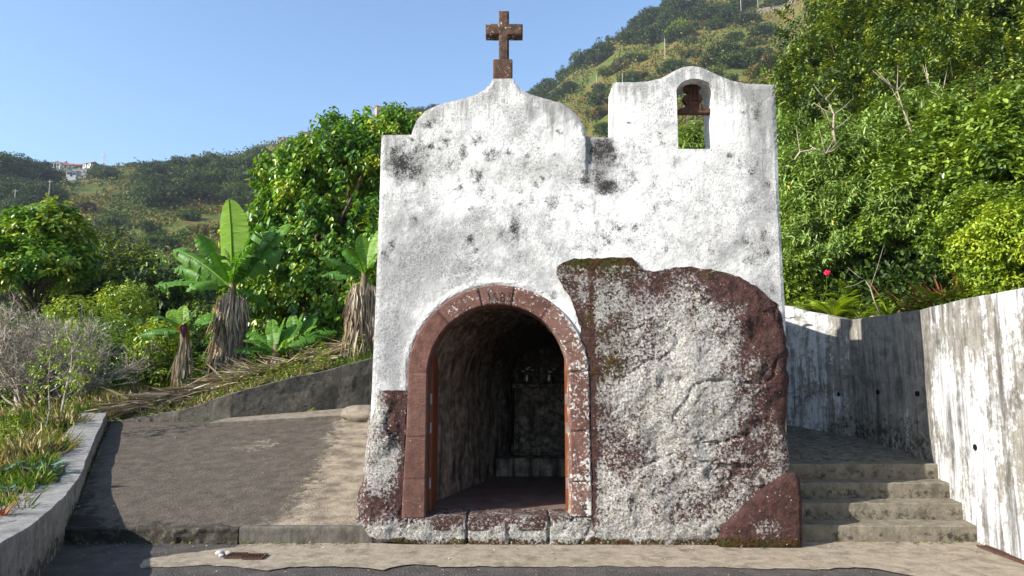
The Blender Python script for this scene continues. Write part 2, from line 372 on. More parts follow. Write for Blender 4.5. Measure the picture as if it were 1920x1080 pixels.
def densify(poly, step):
    out = []
    for i in range(len(poly)):
        a = np.array(poly[i], float); b = np.array(poly[(i + 1) % len(poly)], float); n = max(1, int(np.linalg.norm(b - a) / step))
        for k in range(n): out.append(tuple(a + (b - a) * k / n))
    return out
def inside(P, poly):
    P = np.asarray(P); x, y = P[:, 0], P[:, 1]; r = np.zeros(len(P), bool); n = len(poly)
    for i in range(n):
        x0, y0 = poly[i]; x1, y1 = poly[(i + 1) % n]
        if y0 == y1: continue
        c = ((y0 > y) != (y1 > y)) & (x < (x1 - x0) * (y - y0) / (y1 - y0) + x0); r ^= c
    return r
def pdist(P, poly, closed=True):
    P = np.asarray(P, float); d = np.full(len(P), 1e9); n = len(poly)
    for i in range(n if closed else n - 1):
        a = np.array(poly[i], float); b = np.array(poly[(i + 1) % n], float); ab = b - a; L = ab @ ab
        if L < 1e-12: continue
        t = np.clip(((P - a) @ ab) / L, 0, 1); d = np.minimum(d, np.linalg.norm(P - (a + t[:, None] * ab), axis=1))
    return d
def fill(outer, holes, step, seed=1):
    """triangulated region with inner grid points: returns pts (n,2), tris, number of boundary pts"""
    loops = [densify(outer, step)] + [densify(h, step) for h in holes]
    bp = []; edges = []
    for L in loops:
        n0 = len(bp); bp += L; edges += [(n0 + i, n0 + (i + 1) % len(L)) for i in range(len(L))]
    o = np.array(outer); rs = np.random.RandomState(seed)
    xs = np.arange(o[:, 0].min(), o[:, 0].max(), step); ys = np.arange(o[:, 1].min(), o[:, 1].max(), step)
    G = np.stack(np.meshgrid(xs, ys), -1).reshape(-1, 2) + rs.uniform(-.22, .22, (len(xs) * len(ys), 2)) * step
    k = inside(G, loops[0]) & (pdist(G, loops[0]) > step * .55)
    for h in loops[1:]: k &= ~inside(G, h) & (pdist(G, h) > step * .55)
    G = G[k]
    allp = [Vector(p) for p in bp] + [Vector(p) for p in G.tolist()]
    vo, eo, fo, _, _, _ = delaunay_2d_cdt(allp, edges, [], 0, 1e-5)
    V = np.array([v[:] for v in vo]); Fc = np.array([list(f) for f in fo])
    c = V[Fc].mean(1); k = inside(c, loops[0])
    for h in loops[1:]: k &= ~inside(c, h)
    Fc = Fc[k]
    # orient so that normal faces -y when mapped (x, z)
    a, b, d = V[Fc[:, 0]], V[Fc[:, 1]], V[Fc[:, 2]]
    ar = (b[:, 0] - a[:, 0]) * (d[:, 1] - a[:, 1]) - (b[:, 1] - a[:, 1]) * (d[:, 0] - a[:, 0])
    Fc[ar < 0] = Fc[ar < 0][:, ::-1]
    return V, Fc
def boundary(Fc):
    e = np.concatenate([Fc[:, [0, 1]], Fc[:, [1, 2]], Fc[:, [2, 0]]]); key = {}
    for a, b in e.tolist(): key[(a, b)] = 1
    return [(a, b) for (a, b) in key if (b, a) not in key]

# ================================================================= CHAPEL
chapel = thing('stone_chapel', 'small whitewashed stone chapel built onto a lichen covered boulder, with an arched open doorway', 'chapel', (0, 0, 0))
SPRZ = F(931, 703)[1]; 
def arch(cx, r, w0, zb, n=40, foot=None):
    """arch opening outline (x, z), going up the left side and down the right"""
    P = [(cx - r - (foot or 0), zb)]
    P += [(cx - r * math.cos(math.pi * k / n), w0 + r * math.sin(math.pi * k / n)) for k in range(n + 1)]
    P += [(cx + r + (foot or 0), zb)]; return P
ACX = -.140; RI = .727; RO = .935; FLOORZ = .255
# --- plaster front wall
ol = [(662, 1030), (690, 860), (697, 730), (706, 500), (716, 254), (772, 254), (775, 243), (782, 226), (797, 210), (818, 200), (840, 193), (868, 187), (890, 180), (908, 170),
      (918, 160), (925, 149), (962, 149), (969, 160), (980, 171), (998, 180), (1028, 188), (1052, 195), (1070, 206), (1085, 221), (1094, 238), (1098, 255), (1150, 256), (1151, 153),
      (1190, 153), (1216, 151), (1240, 145), (1266, 131), (1282, 124), (1298, 122), (1314, 124), (1330, 130), (1352, 141), (1372, 149), (1400, 155), (1454, 157),
      (1458, 250), (1463, 400), (1470, 520), (1474, 590), (1482, 1030)]
wall_poly = [F(*p) for p in ol]
niche = [F(1272, 279), F(1272, 168), F(1275, 158), F(1283, 151), F(1298, 147), F(1316, 149), F(1326, 156), F(1331, 168), F(1332, 279)]
def _nv():
    a = F(1272, 279); b = F(1343, 279); t = F(1306, 147); cx = (a[0] + b[0]) / 2; r = (b[0] - a[0]) / 2
    zs = t[1] - r * .72
    return [a] + [(cx - r * math.cos(math.pi * k / 14), zs + r * .72 * math.sin(math.pi * k / 14)) for k in range(15)] + [b]
niche = _nv()
door_hole = arch(ACX, RO - .03, SPRZ, -.2, 36)
wall_poly2 = [(p[0], max(p[1], -.05)) for p in wall_poly]
door_hole = [(x, max(z, -.049)) for x, z in door_hole]
# the door hole reaches the ground, so it is part of the outer outline
outer = wall_poly2[1:-1] + [(F(1482, 1018)[0] - .02, -.05), (door_hole[-1][0], -.05)] + door_hole[::-1][1:-1] + [(door_hole[0][0], -.05), (F(672, 1010)[0] + .03, -.05)]
V2, T = fill(outer, [niche], .032)
x, z = V2[:, 0], V2[:, 1]
P3 = np.stack([x, np.zeros_like(x), z], 1)
# stain masks: (px, py, rx, rz, strength) of the algae blotches
ST = [(752, 305, 34, 40, 1.0), (745, 285, 20, 22, .9), (775, 320, 26, 24, .9), (790, 290, 24, 30, .7), (808, 276, 9, 9, 1.0), (765, 265, 30, 14, .7), (800, 235, 26, 12, .75),
      (830, 268, 12, 20, .55), (870, 290, 12, 16, .75), (925, 290, 24, 18, .8), (955, 288, 16, 14, .65), (895, 265, 16, 16, .6), (898, 330, 9, 18, .8), (928, 366, 12, 14, .8), (845, 312, 9, 9, .6),
      (940, 340, 10, 10, .5), (975, 350, 9, 30, .6), (977, 385, 9, 12, .8), (965, 428, 12, 26, .95), (940, 437, 8, 10, .7), (882, 448, 8, 13, 1.0), (892, 470, 9, 14, .75), (950, 392, 24, 8, .55),
      (1035, 380, 18, 16, .85), (1083, 385, 14, 18, .7), (1088, 415, 10, 14, .6), (1085, 460, 16, 12, .7), (1075, 310, 26, 32, .55), (1098, 335, 22, 22, .85), (1080, 270, 14, 16, .6), (1045, 250, 20, 14, .6),
      (1122, 285, 26, 36, .95), (1140, 275, 16, 28, 1.0), (1122, 330, 20, 22, .85), (1140, 350, 26, 18, 1.15), (1150, 300, 20, 26, .7), (1185, 335, 16, 26, .75), (1165, 295, 22, 18, .6), (1195, 260, 22, 16, .5),
      (1165, 430, 20, 16, .7), (1150, 425, 16, 22, .7), (1140, 450, 26, 20, .65), (1112, 468, 20, 12, .6), (1180, 450, 14, 18, .6), (1418, 190, 12, 28, .65), (1420, 215, 14, 20, .7), (1425, 260, 10, 30, .5),
      (1440, 345, 8, 12, .85), (1432, 440, 12, 14, .85), (1425, 475, 14, 18, .75), (1400, 455, 26, 22, .65), (1405, 490, 20, 14, .6), (1450, 540, 20, 18, .6), (1270, 262, 14, 14, .55), (1181, 230, 5, 5, .9),
      (1010, 240, 60, 10, .35), (900, 185, 60, 10, .5), (1060, 205, 26, 12, .55), (985, 300, 10, 30, .4), (1030, 300, 30, 30, .3), (720, 480, 12, 24, .7), (765, 460, 40, 40, .35), (840, 420, 30, 24, .35),
      (738, 370, 18, 20, .3), (782, 370, 5, 16, .6), (850, 360, 20, 20, .35), (1300, 390, 70, 26, .35), (1240, 345, 40, 30, .35), (1350, 470, 60, 26, .3), (1200, 500, 60, 20, .3),(735,255,28,8,.5),(1200,158,36,8,.35),(1430,160,26,8,.4)]
stain = np.zeros(len(V2)); _r = random.Random(12)
for _k in range(90): ST.append((_r.uniform(710, 1465), _r.uniform(190, 560), _r.uniform(5, 16), _r.uniform(5, 20), _r.uniform(.45, .8)))
for a, b, rx, rz, k in ST:
    c = F(a, b); sx = rx / 179 * 1.15; sz = rz / 179 * 1.15
    stain = np.maximum(stain, k * np.exp(-(((x - c[0]) / sx) ** 2 + ((z - c[1]) / sz) ** 2) ** 1.0))
stain += .30 * (fbm(P3, 1.7, 3) - .30)
grime_tone = np.zeros(len(V2))
for a, b, rx, rz, k in [(760, 500, 90, 110, .9), (900, 470, 120, 70, .5), (740, 640, 50, 110, .8), (1425, 330, 26, 170, .75), (1125, 300, 36, 50, 1.0), (1380, 470, 80, 40, .35), (830, 440, 120, 60, .5), (1050, 530, 80, 40, .5), (760, 300, 50, 50, .5), (1440, 540, 30, 40, .7), (1020, 220, 80, 30, .4)]:
    c = F(a, b); grime_tone = np.maximum(grime_tone, k * np.exp(-((x - c[0]) / (rx / 179)) ** 2 - ((z - c[1]) / (rz / 179)) ** 2))
topx = sorted((p_ for p_ in wall_poly if p_[1] > 4.0), key=lambda p_: p_[0]); zt_ = np.interp(x, [p_[0] for p_ in topx], [p_[1] for p_ in topx]); drip = np.exp(-np.maximum(zt_ - z, 0) / .38) + .45 * np.exp(-((x - F(1425, 0)[0]) / .10) ** 2) + .35 * np.exp(-((x - F(1125, 0)[0]) / .13) ** 2) * ss(2.4, 3.2, z)
# relief of the front
step = .045 * ss(F(1106, 300)[0], F(1096, 300)[0], x) * ss(F(0, 345)[1], F(0, 290)[1], z)      # older gable stands a little proud
edge = pdist(V2, outer); lip = ((np.hypot(x - ACX, np.maximum(z - SPRZ, 0)) - RO) )
lipd = .014 * np.exp(-(np.abs(lip - .035) / .03) ** 2) * (z > 1.4)
y = FY - step - .030 * (fbm(P3, 1.2, 3) - .5) - .022 * (fbm(P3, 5, 3) - .5) - lipd + .02 * np.exp(-edge / .02)
front = np.stack([x, y, z], 1)
THK = .42
bnd = boundary(T); nb = len(front)
ids = sorted({i for e in bnd for i in e}); mp = {i: nb + k for k, i in enumerate(ids)}
mid = front[ids].copy(); mid[:, 1] = FY + THK
V = np.concatenate([front, mid]); faces = T.tolist() + [[b, a, mp[a], mp[b]] for a, b in bnd]
# back face
back0 = len(V); bk = front.copy(); bk[:, 1] = FY + THK + .001; V = np.concatenate([V, bk]); faces += (T[:, ::-1] + back0).tolist()
att = {'stain': np.concatenate([stain, np.full(len(ids), .25), np.full(nb, .3)]), 'grime_tone': np.concatenate([grime_tone, np.full(len(ids), .1), np.full(nb, .5)]), 'drip': np.concatenate([drip, np.zeros(len(ids) + nb)])}
facade = mesh_obj('front_wall', V, faces, MAT['plaster'], chapel, att)

# --- chapel body behind the front, rough plastered with a low vaulted roof
mb = MB()
pr = [(-1.32, -.1), (2.78, -.1), (2.80, 3.50), (2.55, 3.64), (1.6, 3.82), (.7, 3.88), (-.2, 3.82), (-1.1, 3.64), (-1.30, 3.50)]
# outside shell as open tube with a back wall; a doorway side is covered by the front wall
n = len(pr); ys = [FY + THK, 8.4, 9.3, 10.3, 11.5]
Vb = [(p[0] + .02 * math.sin(3 * yy + k), yy, p[1]) for yy in ys for k, p in enumerate(pr)]
Fb = [[i * n + (k + 1) % n, i * n + k, (i + 1) * n + k, (i + 1) * n + (k + 1) % n] for i in range(len(ys) - 1) for k in range(n)] + [[(len(ys) - 1) * n + k for k in range(n)][::-1]]
Fb = [f for i, f in enumerate(Fb) if not (i < (len(ys) - 1) * n and i % n == 0)]
mesh_obj('side_walls', Vb, Fb, MAT['plaster'], chapel, {'stain': np.full(len(Vb), .4), 'grime_tone': np.full(len(Vb), .5)})

# --- rock: boulder on the right, rock footing on the left and plinth under the door
rp = [(697, 731), (686, 790), (682, 850), (676, 905), (662, 950), (668, 985), (684, 1004), (760, 1014), (900, 1019), (1100, 1021), (1338, 1022), (1487, 1023), (1489, 880), (1486, 850), (1480, 800), (1482, 765), (1487, 715),
      (1481, 690), (1484, 665), (1480, 632), (1477, 600), (1470, 578), (1442, 560), (1415, 538), (1385, 520), (1345, 508), (1290, 500), (1255, 504), (1225, 511), (1207, 508), (1195, 497), (1184, 485), (1125, 484),
      (1065, 488), (1045, 499), (1042, 512), (1058, 543), (1070, 560), (1078, 585), (1090, 620)]
rock_out = [F(*p) for p in rp]
aro = [(ACX + (RO + .008) * math.cos(a), SPRZ + (RO + .008) * math.sin(a)) for a in [R(26), R(20), R(14), R(8), R(0)]]
rock_out += aro + [(ACX + RO + .012, 1.0), (ACX + RO + .02, FLOORZ), (ACX - RO - .04, FLOORZ), (ACX - RO - .02, 1.0), (ACX - RO, F(0, 731)[1])]
rock_out = densify(rock_out, .04); _j = random.Random(9); rock_out = [(a + _j.uniform(-.010, .010), b + _j.uniform(-.010, .010) * (b > .3)) for a, b in rock_out]
V2, T = fill(rock_out, [], .027, 3); x, z = V2[:, 0], V2[:, 1]; P3 = np.stack([x, np.zeros_like(x), z], 1)
edge = pdist(V2, rock_out); 
doorpath = aro[:] + [(ACX + RO + .012, 1.0), (ACX + RO + .02, FLOORZ), (ACX - RO - .04, FLOORZ), (ACX - RO - .02, 1.0), (ACX - RO, F(0, 731)[1])]
dd = pdist(V2, doorpath, False)
sil = pdist(V2, [F(*p) for p in rp[12:22]], False); silL = pdist(V2, [F(*p) for p in rp[0:7]], False)
bulge = .05 + .12 * ss(.0, .9, x - .9) * ss(3.0, 1.6, z) + .06 * ss(-1.2, -1.5, x) * ss(1.2, .3, z)
d = bulge * (1 - np.exp(-edge / .06)) 
d = np.where(z < .35, np.maximum(d, .11 * (1 - np.exp(-np.minimum(sil, silL) / .05))), d)
d *= 1 - .75 * np.exp(-dd / .10)
d = np.where(z < .24, np.maximum(d, .10), d) 
d += (1 - np.exp(-edge / .05)) * (.12 * (fbm(P3, 1.9, 3) - .5) + .075 * (fbm(P3 + 4, 5.5, 4) - .5) + .03 * (fbm(P3 + 9, 19, 3) - .5) - .04 * np.exp(-np.abs(fbm(P3 * [1, 1, 1.6] + 6, 1.1, 2) - .47) / .008))
# dents read in the photograph
for a, b, r_, k in [(1238, 716, .05, .05), (1272, 714, .05, .05), (1235, 838, .16, .07), (1250, 640, .2, .05), (1320, 800, .2, .04), (1210, 560, .3, .03), (1400, 700, .25, -.04), (1310, 740, .3, -.05), (1200, 900, .3, -.05)]:
    c = F(a, b); d -= k * np.exp(-((x - c[0]) ** 2 + (z - c[1]) ** 2) / r_ ** 2)
for a, b in [((875, 975), (878, 1018)), ((1030, 975), (1027, 1018))]:      # joints in the plinth
    ja, jb = F(*a), F(*b); jd = pdist(V2, [ja, jb], False); d -= .05 * np.exp(-(jd / .014) ** 2)
cra = [F(1090, 1010), F(1160, 985), F(1250, 980)]
d -= .03 * np.exp(-(pdist(V2, [F(1180, 880), F(1260, 850), F(1340, 870), F(1400, 872)], False) / .02) ** 2)
d = np.maximum(d, .036); y = FY - d
sr = np.minimum(sil, silL); y = y + .16 * np.exp(-sr / .045)
front = np.stack([x, y, z], 1)
L = []
def G(px, py, rx, rz, amt):
    c = F(px, py); return amt * np.exp(-(((x - c[0]) / (rx / 179)) ** 2 + ((z - c[1]) / (rz / 179)) ** 2))
lichen = np.full(len(x), .60)
lichen += G(1250, 770, 140, 150, .32) + G(1320, 700, 60, 80, .25) + G(1180, 940, 110, 60, .25) + G(1290, 590, 130, 60, .14) + G(1130, 560, 70, 60, .24) + G(1170, 700, 60, 110, .14) + G(900, 1000, 260, 16, .40) + G(720, 890, 40, 60, .30) + G(715, 790, 20, 50, .2)+G(1110,1000,200,22,.2)
lichen -= G(1450, 620, 40, 80, .55) + G(1472, 720, 18, 80, .4) + G(1390, 540, 55, 22, .35) + G(1120, 488, 90, 9, .6) + G(1085, 620, 16, 40, .4) + G(738, 770, 12, 50, .45) + G(1110, 750, 5, 300, .55) + G(755, 850, 6, 120, .5)+G(1150,640,40,60,.15) + G(1400,600,40,40,.3)
lichen = np.where(z < .07, lichen - .35, lichen)
lichen += .65 * (fbm(P3, 2.2, 4) - .5)
lichen += G(900, 985, 300, 14, .15)
moss = np.zeros(len(x)) + .04
moss += G(1120, 492, 100, 22, .95) + G(1140, 570, 60, 60, .45) + G(1150, 690, 40, 60, .55) + G(1340, 510, 60, 14, .6) + G(1290, 1000, 50, 14, .3) + G(1150, 830, 30, 120, .2) + G(1340, 960, 40, 30, .3)
moss = moss + np.where(z < .10, .75 * ss(.12, .03, z), 0)
bnd = boundary(T); nb = len(front); ids = sorted({i for e in bnd for i in e}); mp = {i: nb + k for k, i in enumerate(ids)}
bb = front[ids].copy(); xs_ = bb[:, 0]
deep = (xs_ > F(1465, 700)[0]) | (xs_ < F(700, 900)[0]); bb[:, 1] = np.where(deep, FY + .55, FY + .10); bb[:, 0] += np.where(deep, np.where(xs_ > 0, -.05, .06), 0)
V = np.concatenate([front, bb]); faces = T.tolist() + [[b, a, mp[a], mp[b]] for a, b in bnd]
mesh_obj('lichen_rock', V, faces, MAT['rock'], chapel, {'lichen': np.concatenate([lichen, lichen[ids]]), 'moss': np.concatenate([moss, moss[ids]])})
# rock flank that carries the body on both sides
mb = MB(); mb.blob((2.35, 9.35, .7), (.62, 1.7, 1.55), 3, .12, 4); mb.build('boulder_flank', MAT['rock'], chapel, {'lichen': np.full(len(mb.v), .6), 'moss': np.full(len(mb.v), .1)})
mb = MB(); mb.blob((-1.15, 9.1, .3), (.33, 1.5, .95), 8, .12, 4); mb.build('boulder_flank', MAT['rock'], chapel, {'lichen': np.full(len(mb.v), .6), 'moss': np.full(len(mb.v), .1)})
# red corner stone, lower right
cs = [F(*p) for p in [(1340, 1023), (1336, 1000), (1345, 978), (1372, 950), (1405, 922), (1440, 895), (1462, 883), (1475, 882), (1484, 892), (1488, 930), (1489, 1023)]]
V2, T = fill(cs, [], .03, 6); x, z = V2[:, 0], V2[:, 1]; P3 = np.stack([x, np.zeros_like(x), z], 1); e = pdist(V2, cs)
y = FY - .18 - .06 * (1 - np.exp(-e / .025)) - .04 * (fbm(P3, 3, 4) - .5) - .02 * (x - x.min())
front = np.stack([x, y, z], 1); bnd = boundary(T); nb = len(front); ids = sorted({i for q in bnd for i in q}); mp = {i: nb + k for k, i in enumerate(ids)}
bb = front[ids].copy(); bb[:, 1] = FY + .05; V = np.concatenate([front, bb]); faces = T.tolist() + [[b, a, mp[a], mp[b]] for a, b in bnd]
li = .16 + G(1430, 985, 40, 20, .5) * 1.0 + G(1400, 960, 30, 20, .2); mo = np.where(z < .14, .8 * ss(.16, .04, z), 0) + .0
o = mesh_obj('corner_stone', V, faces, MAT['rock'], chapel, {'lichen': np.concatenate([li, li[ids]]), 'moss': np.concatenate([mo, mo[ids]])}); o['label'] = 'plain red corner stone at the foot of the boulder'

# --- dressed red stone surround of the door
def surround():
    jl = [.28 + .0, .80, 1.19]            # joint heights on the jambs
    S = []                                # (angle or leg, position)
    st = .022; z0 = FLOORZ
    path = [(-1, zz) for zz in np.arange(z0, SPRZ, st)] + [(0, a) for a in np.arange(180, 0, -1.4)] + [(1, zz) for zz in np.arange(SPRZ, z0 - .001, -st)]
    ja = [178, 134, 103, 79, 52, 24, 2]
    prof = [(RO, .05), (RO, -.035), (RO - .012, -.052)] + [(RO - .012 - (RO - RI - .03) * k / 7, -.055) for k in range(1, 8)] + [(RI + .004, -.045), (RI, -.03), (RI, .14), (RI, .30)]
    V = []; J = []; LI = []; SO = []; T1 = []; T2 = []; m = len(prof); rt = random.Random(14); tn = [(rt.random() * (rt.random() > .4), rt.random() * (rt.random() > .5)) for _ in range(20)]
    def blk(leg, t): return (0 if t < .62 else 1 if t < 1.04 else 2) if leg == -1 else (10 if t < .60 else 11 if t < 1.10 else 12) if leg == 1 else 2 + sum(t < q for q in ja)
    for leg, t in path:
        for r, yo in prof:
            fx = .035 * ss(SPRZ - .3, FLOORZ, t) if leg and r > RI + .05 else 0
            if leg == -1: X, Z = ACX - r - fx, t; jd = min(abs(t - q) for q in (.62, 1.04, SPRZ + 9)); 
            elif leg == 1: X, Z = ACX + r + fx * .3, t; jd = min(abs(t - q) for q in (.60, 1.10))
            else:
                a = math.radians(t); X, Z = ACX + r * math.cos(a), SPRZ + r * math.sin(a); jd = min(abs(t - q) for q in ja) * math.pi / 180 * r
            T1.append(tn[blk(leg, t)][0]); T2.append(tn[blk(leg, t)][1]); g = math.exp(-(jd / .009) ** 2); V.append((X, FY + yo + .012 * g, Z)); J.append(g)
            right = ss(.1, .5, X) * .30 + (.22 if leg == 0 and 60 < t < 130 else 0) + (.1 * ss(.7, .2, Z)) + .25 * ss(RO - .10, RO, r) * (X > 0)
            LI.append(.26 + right); SO.append(.1 + (.75 if (leg == 1 and t < .8 and r > RI + .08) else 0) + (.35 if leg == 0 else 0))
    Fc = [[i * m + k, i * m + k + 1, (i + 1) * m + k + 1, (i + 1) * m + k] for i in range(len(path) - 1) for k in range(m - 1)]
    V = np.array(V); V[:, 1] -= .012 * (fbm(V * [1, 0, 1], 7, 3) - .5)
    return mesh_obj('door_surround', V, Fc, MAT['red'], chapel, {'joint': J, 'lichen': LI, 'soot': SO, 'tone': T1, 'tone2': T2})
surr = surround()
# carved date, one digit after the other along the keystone
digs = [('1', 917, 12), ('6', 927, 6), ('8', 941, 0), ('5', 955, -6)]
mb_v = []; mb_f = []
for ch, px, rot in digs:
    cu = bpy.data.curves.new('t', 'FONT'); cu.body = ch; cu.size = .155; cu.extrude = .0015; cu.align_x = 'CENTER'; cu.align_y = 'CENTER'; cu.resolution_u = 4; cu.offset = -.0035
    to = bpy.data.objects.new('t', cu); COL.objects.link(to); dg = bpy.context.evaluated_depsgraph_get(); me = bpy.data.meshes.new_from_object(to.evaluated_get(dg))
    c = F(px, 559); n0 = len(mb_v)
    mt = Matrix.Translation((c[0], FY - .0615, c[1])) @ Matrix.Rotation(R(90), 4, 'X') @ Matrix.Rotation(R(rot), 4, 'Z') @ Matrix.Diagonal((.82, 1, 1, 1))
    mb_v += [tuple(mt @ v.co) for v in me.vertices]; mb_f += [[n0 + i for i in p.vertices] for p in me.polygons]
    bpy.data.objects.remove(to); bpy.data.curves.remove(cu)
MAT['carve'] = M_plain('shaded_carving', (.075, .04, .032), .9, .1, (.04, .025, .02), 30)  # dark colour stands in for the shade inside the cut digits
mesh_obj('carved_date', mb_v, mb_f, MAT['carve'], surr)

# --- threshold stones
for k, (a, b) in enumerate([(812, 876), (878, 1028), (1030, 1072)]):
    xa, xb = F(a, 970)[0], F(b, 970)[0]
    mb = MB(); mb.box(((xa + xb) / 2, FY + .12, FLOORZ - .05), (xb - xa - .012, .46 if k == 1 else .43, .13))
    o = mb.build('threshold_stone', MAT['rock'], chapel, {'lichen': np.full(8, .62), 'moss': np.full(8, .05)}, bevel=.012)

# --- inside: floor, walls and vault as one rough skin, altar step and altar
def cave():
    secs = [(FY + .30, -.93, .70, 2.42), (FY + .8, -.90, .92, 2.5), (8.9, -.62, .98, 2.45), (9.8, -.34, 1.0, 2.35), (10.4, -.12, 1.0, 2.2), (10.95, .0, .98, 2.1)]
    N = 34; V = []; ysn = np.linspace(secs[0][0], secs[-1][0], 60)
    for yy in ysn:
        xl = np.interp(yy, [s[0] for s in secs], [s[1] for s in secs]); xr = np.interp(yy, [s[0] for s in secs], [s[2] for s in secs]); zt = np.interp(yy, [s[0] for s in secs], [s[3] for s in secs])
        cx = (xl + xr) / 2; hw = (xr - xl) / 2; zs = zt - hw
        for k in range(N + 1):
            t = k / N
            if t < .32: p = (xl, FLOORZ - .02 + (zs - FLOORZ) * t / .32)
            elif t > .68: p = (xr, FLOORZ - .02 + (zs - FLOORZ) * (1 - t) / .32)
            else: a = math.pi * (1 - (t - .32) / .36); p = (cx + hw * math.cos(a), zs + hw * math.sin(a))
            V.append((p[0], yy, p[1]))
    V = np.array(V); nn = (fbm(V, 2.2, 4) - .5) * .16 + (fbm(V, 9, 3) - .5) * .04; amt = ss(FY + .3, FY + .7, V[:, 1])
    V[:, 0] += nn * amt
    M1 = N + 1
    Fc = [[i * M1 + k, (i + 1) * M1 + k, (i + 1) * M1 + k + 1, i * M1 + k + 1] for i in range(59) for k in range(N)]
    last = 59 * M1; Fc.append([last + k for k in range(M1)])
    return mesh_obj('interior_walls', V, Fc, MAT['inside'], chapel, {'grime_tone': ss(1.2, 2.6, V[:, 2]) * .6 + ss(9, 10.5, V[:, 1]) * .4})  # darker towards the vault and the far end
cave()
mb = MB(); mb.box((.0, 9.2, FLOORZ - .065), (1.95, 3.7, .12)); mb.build('interior_floor', MAT['floor'], chapel)
mb = MB(); mb.box((.42, 10.5, FLOORZ + .12), (1.3, .9, .25)); mb.build('altar_step', MAT['inside'], chapel, {'grime_tone': np.full(8, .1)}, bevel=.02)
mb = MB(); mb.box((.52, 10.75, 1.0), (.98, .62, 1.0), taper=.97).box((.52, 10.72, 1.52), (1.02, .68, .06)); mb.build('altar', MAT['inside'], chapel, {'grime_tone': np.full(16, .55)}, bevel=.015)
# door leaves folded back inside the surround
def leaf_door(X, side, splay):
    r_ = thing('tmp', '', ''); bpy.data.objects.remove(r_)
    pts = [(0, FLOORZ + .012), (.66, FLOORZ + .012), (.66, SPRZ + RI * .93)] + [(.66 - .66 * k / 8, SPRZ + RI * .93 * math.sqrt(max(0, 1 - (k / 8) ** 2))) for k in range(1, 9)]
    mb = MB(); n = len(pts); ca, sa = math.cos(splay), math.sin(splay)
    for w in (0, .042):
        for a, zz in pts: mb.v.append(Vector((X + side * a * sa + w * ca * side, FY + .22 + a * ca - w * sa, zz)))
    mb.f.append(list(range(n))); mb.f.append([n + i for i in range(n)][::-1])
    for i in range(n): j = (i + 1) % n; mb.f.append([j, i, n + i, n + j])
    d_ = mb.build('door_leaf', MAT['wood'], chapel)
    bm = bmesh.new(); bm.from_mesh(d_.data); bmesh.ops.recalc_face_normals(bm, faces=bm.faces); bm.to_mesh(d_.data); bm.free()
    for zz in (.55, 1.12, 1.42):
        MB().box((X + side * .02, FY + .212, zz), (.022, .012, .11)).build('hinge', MAT['steel'], d_)
    return d_
leaf_door(.560, 1, .10)
leaf_door(-.842, -1, .02)
# flowers on the altar
for k, (px, sc_) in enumerate([(988, 1.0), (1030, .85)]):
    p = atY(px, 712, 10.62); p.z = 1.552
    t = thing('flower_vase', ['vase of small white flowers at the inner end of the dark altar', 'lower vase of small white flowers nearer the right door leaf'][k], 'vase', p)
    MB().lathe([(.0, 0), (.04, 0), (.055, .05), (.03, .11), (.035, .13)], (0, 0, 0), 12).build('vase', MAT['steel'], t, smooth=True)
    rr = random.Random(k + 3)
    for q in range(5):
        a = rr.uniform(0, 6.28); ro = rr.uniform(.02, .10); h = rr.uniform(.17, .27) * sc_; c = Vector((math.cos(a) * ro, math.sin(a) * ro * .6, h))
        m_ = MB(); m_.tube([(0, 0, .1), (c.x * .5, c.y * .5, h * .6), c], .004, 4)
        st_ = m_.build('stem', MAT['leafC'], t, {'rnd': np.full(len(m_.v), .3)})
        m_ = MB()
        for w in range(7):
            b = w * 6.283 / 7; m_.blob(c + Vector((math.cos(b) * .016, math.sin(b) * .012, .006 * (w % 2))), (.013, .010, .009), w, .2, 1)
        m_.build('blossom', MAT['whitepetal'], st_)

# --- stone cross on the gable
cx0 = F(944, 149)
crs = thing('stone_cross', 'weathered brown stone cross standing on the gable top of the white chapel', 'cross', (cx0[0], FY + .17, cx0[1]))
def WZ(px, py, Y=FY + .17): p = atY(px, py, Y); return p.x - cx0[0], p.z - cx0[1]
mb = MB(); a = WZ(925, 149); b = WZ(961, 120); 
mb.box(((a[0] + b[0]) / 2, 0, (b[1]) / 2 - .02), (b[0] - a[0], .22, b[1] + .06)); o = mb.build('pedestal', MAT['cross'], crs, {'joint': np.zeros(8), 'lichen': np.full(8, .42), 'soot': np.full(8, .7)}, bevel=.014)
sx0, sx1 = WZ(935.5, 80)[0], WZ(954.5, 80)[0]; zt = WZ(944, 26)[1]; ax0, ax1 = WZ(911, 61)[0], WZ(980, 61)[0]; az1, az0 = WZ(944, 50)[1], WZ(944, 71)[1]
pts = [(sx0, b[1] + .005), (sx1, b[1] + .005), (sx1, az0), (ax1, az0), (ax1, az1), (sx1, az1), (sx1, zt), (sx0, zt), (sx0, az1), (ax0, az1), (ax0, az0), (sx0, az0)]
V2, T = fill(pts, [], .02, 2)
P3 = np.stack([V2[:, 0], V2[:, 0] * 0, V2[:, 1]], 1); y = -.075 - .008 * (fbm(P3, 12, 3) - .5) + .012 * np.exp(-pdist(V2, pts) / .008)
fr = np.stack([V2[:, 0], y, V2[:, 1]], 1); bnd = boundary(T); nb = len(fr); bk = fr.copy(); bk[:, 1] = -bk[:, 1]
mesh_obj('cross_shaft', np.concatenate([fr, bk]), T.tolist() + (T[:, ::-1] + nb).tolist() + [[q, p_, p_ + nb, q + nb] for p_, q in bnd], MAT['cross'], crs,
         {'joint': np.zeros(2 * nb), 'lichen': np.full(2 * nb, .50), 'soot': np.full(2 * nb, .75)})

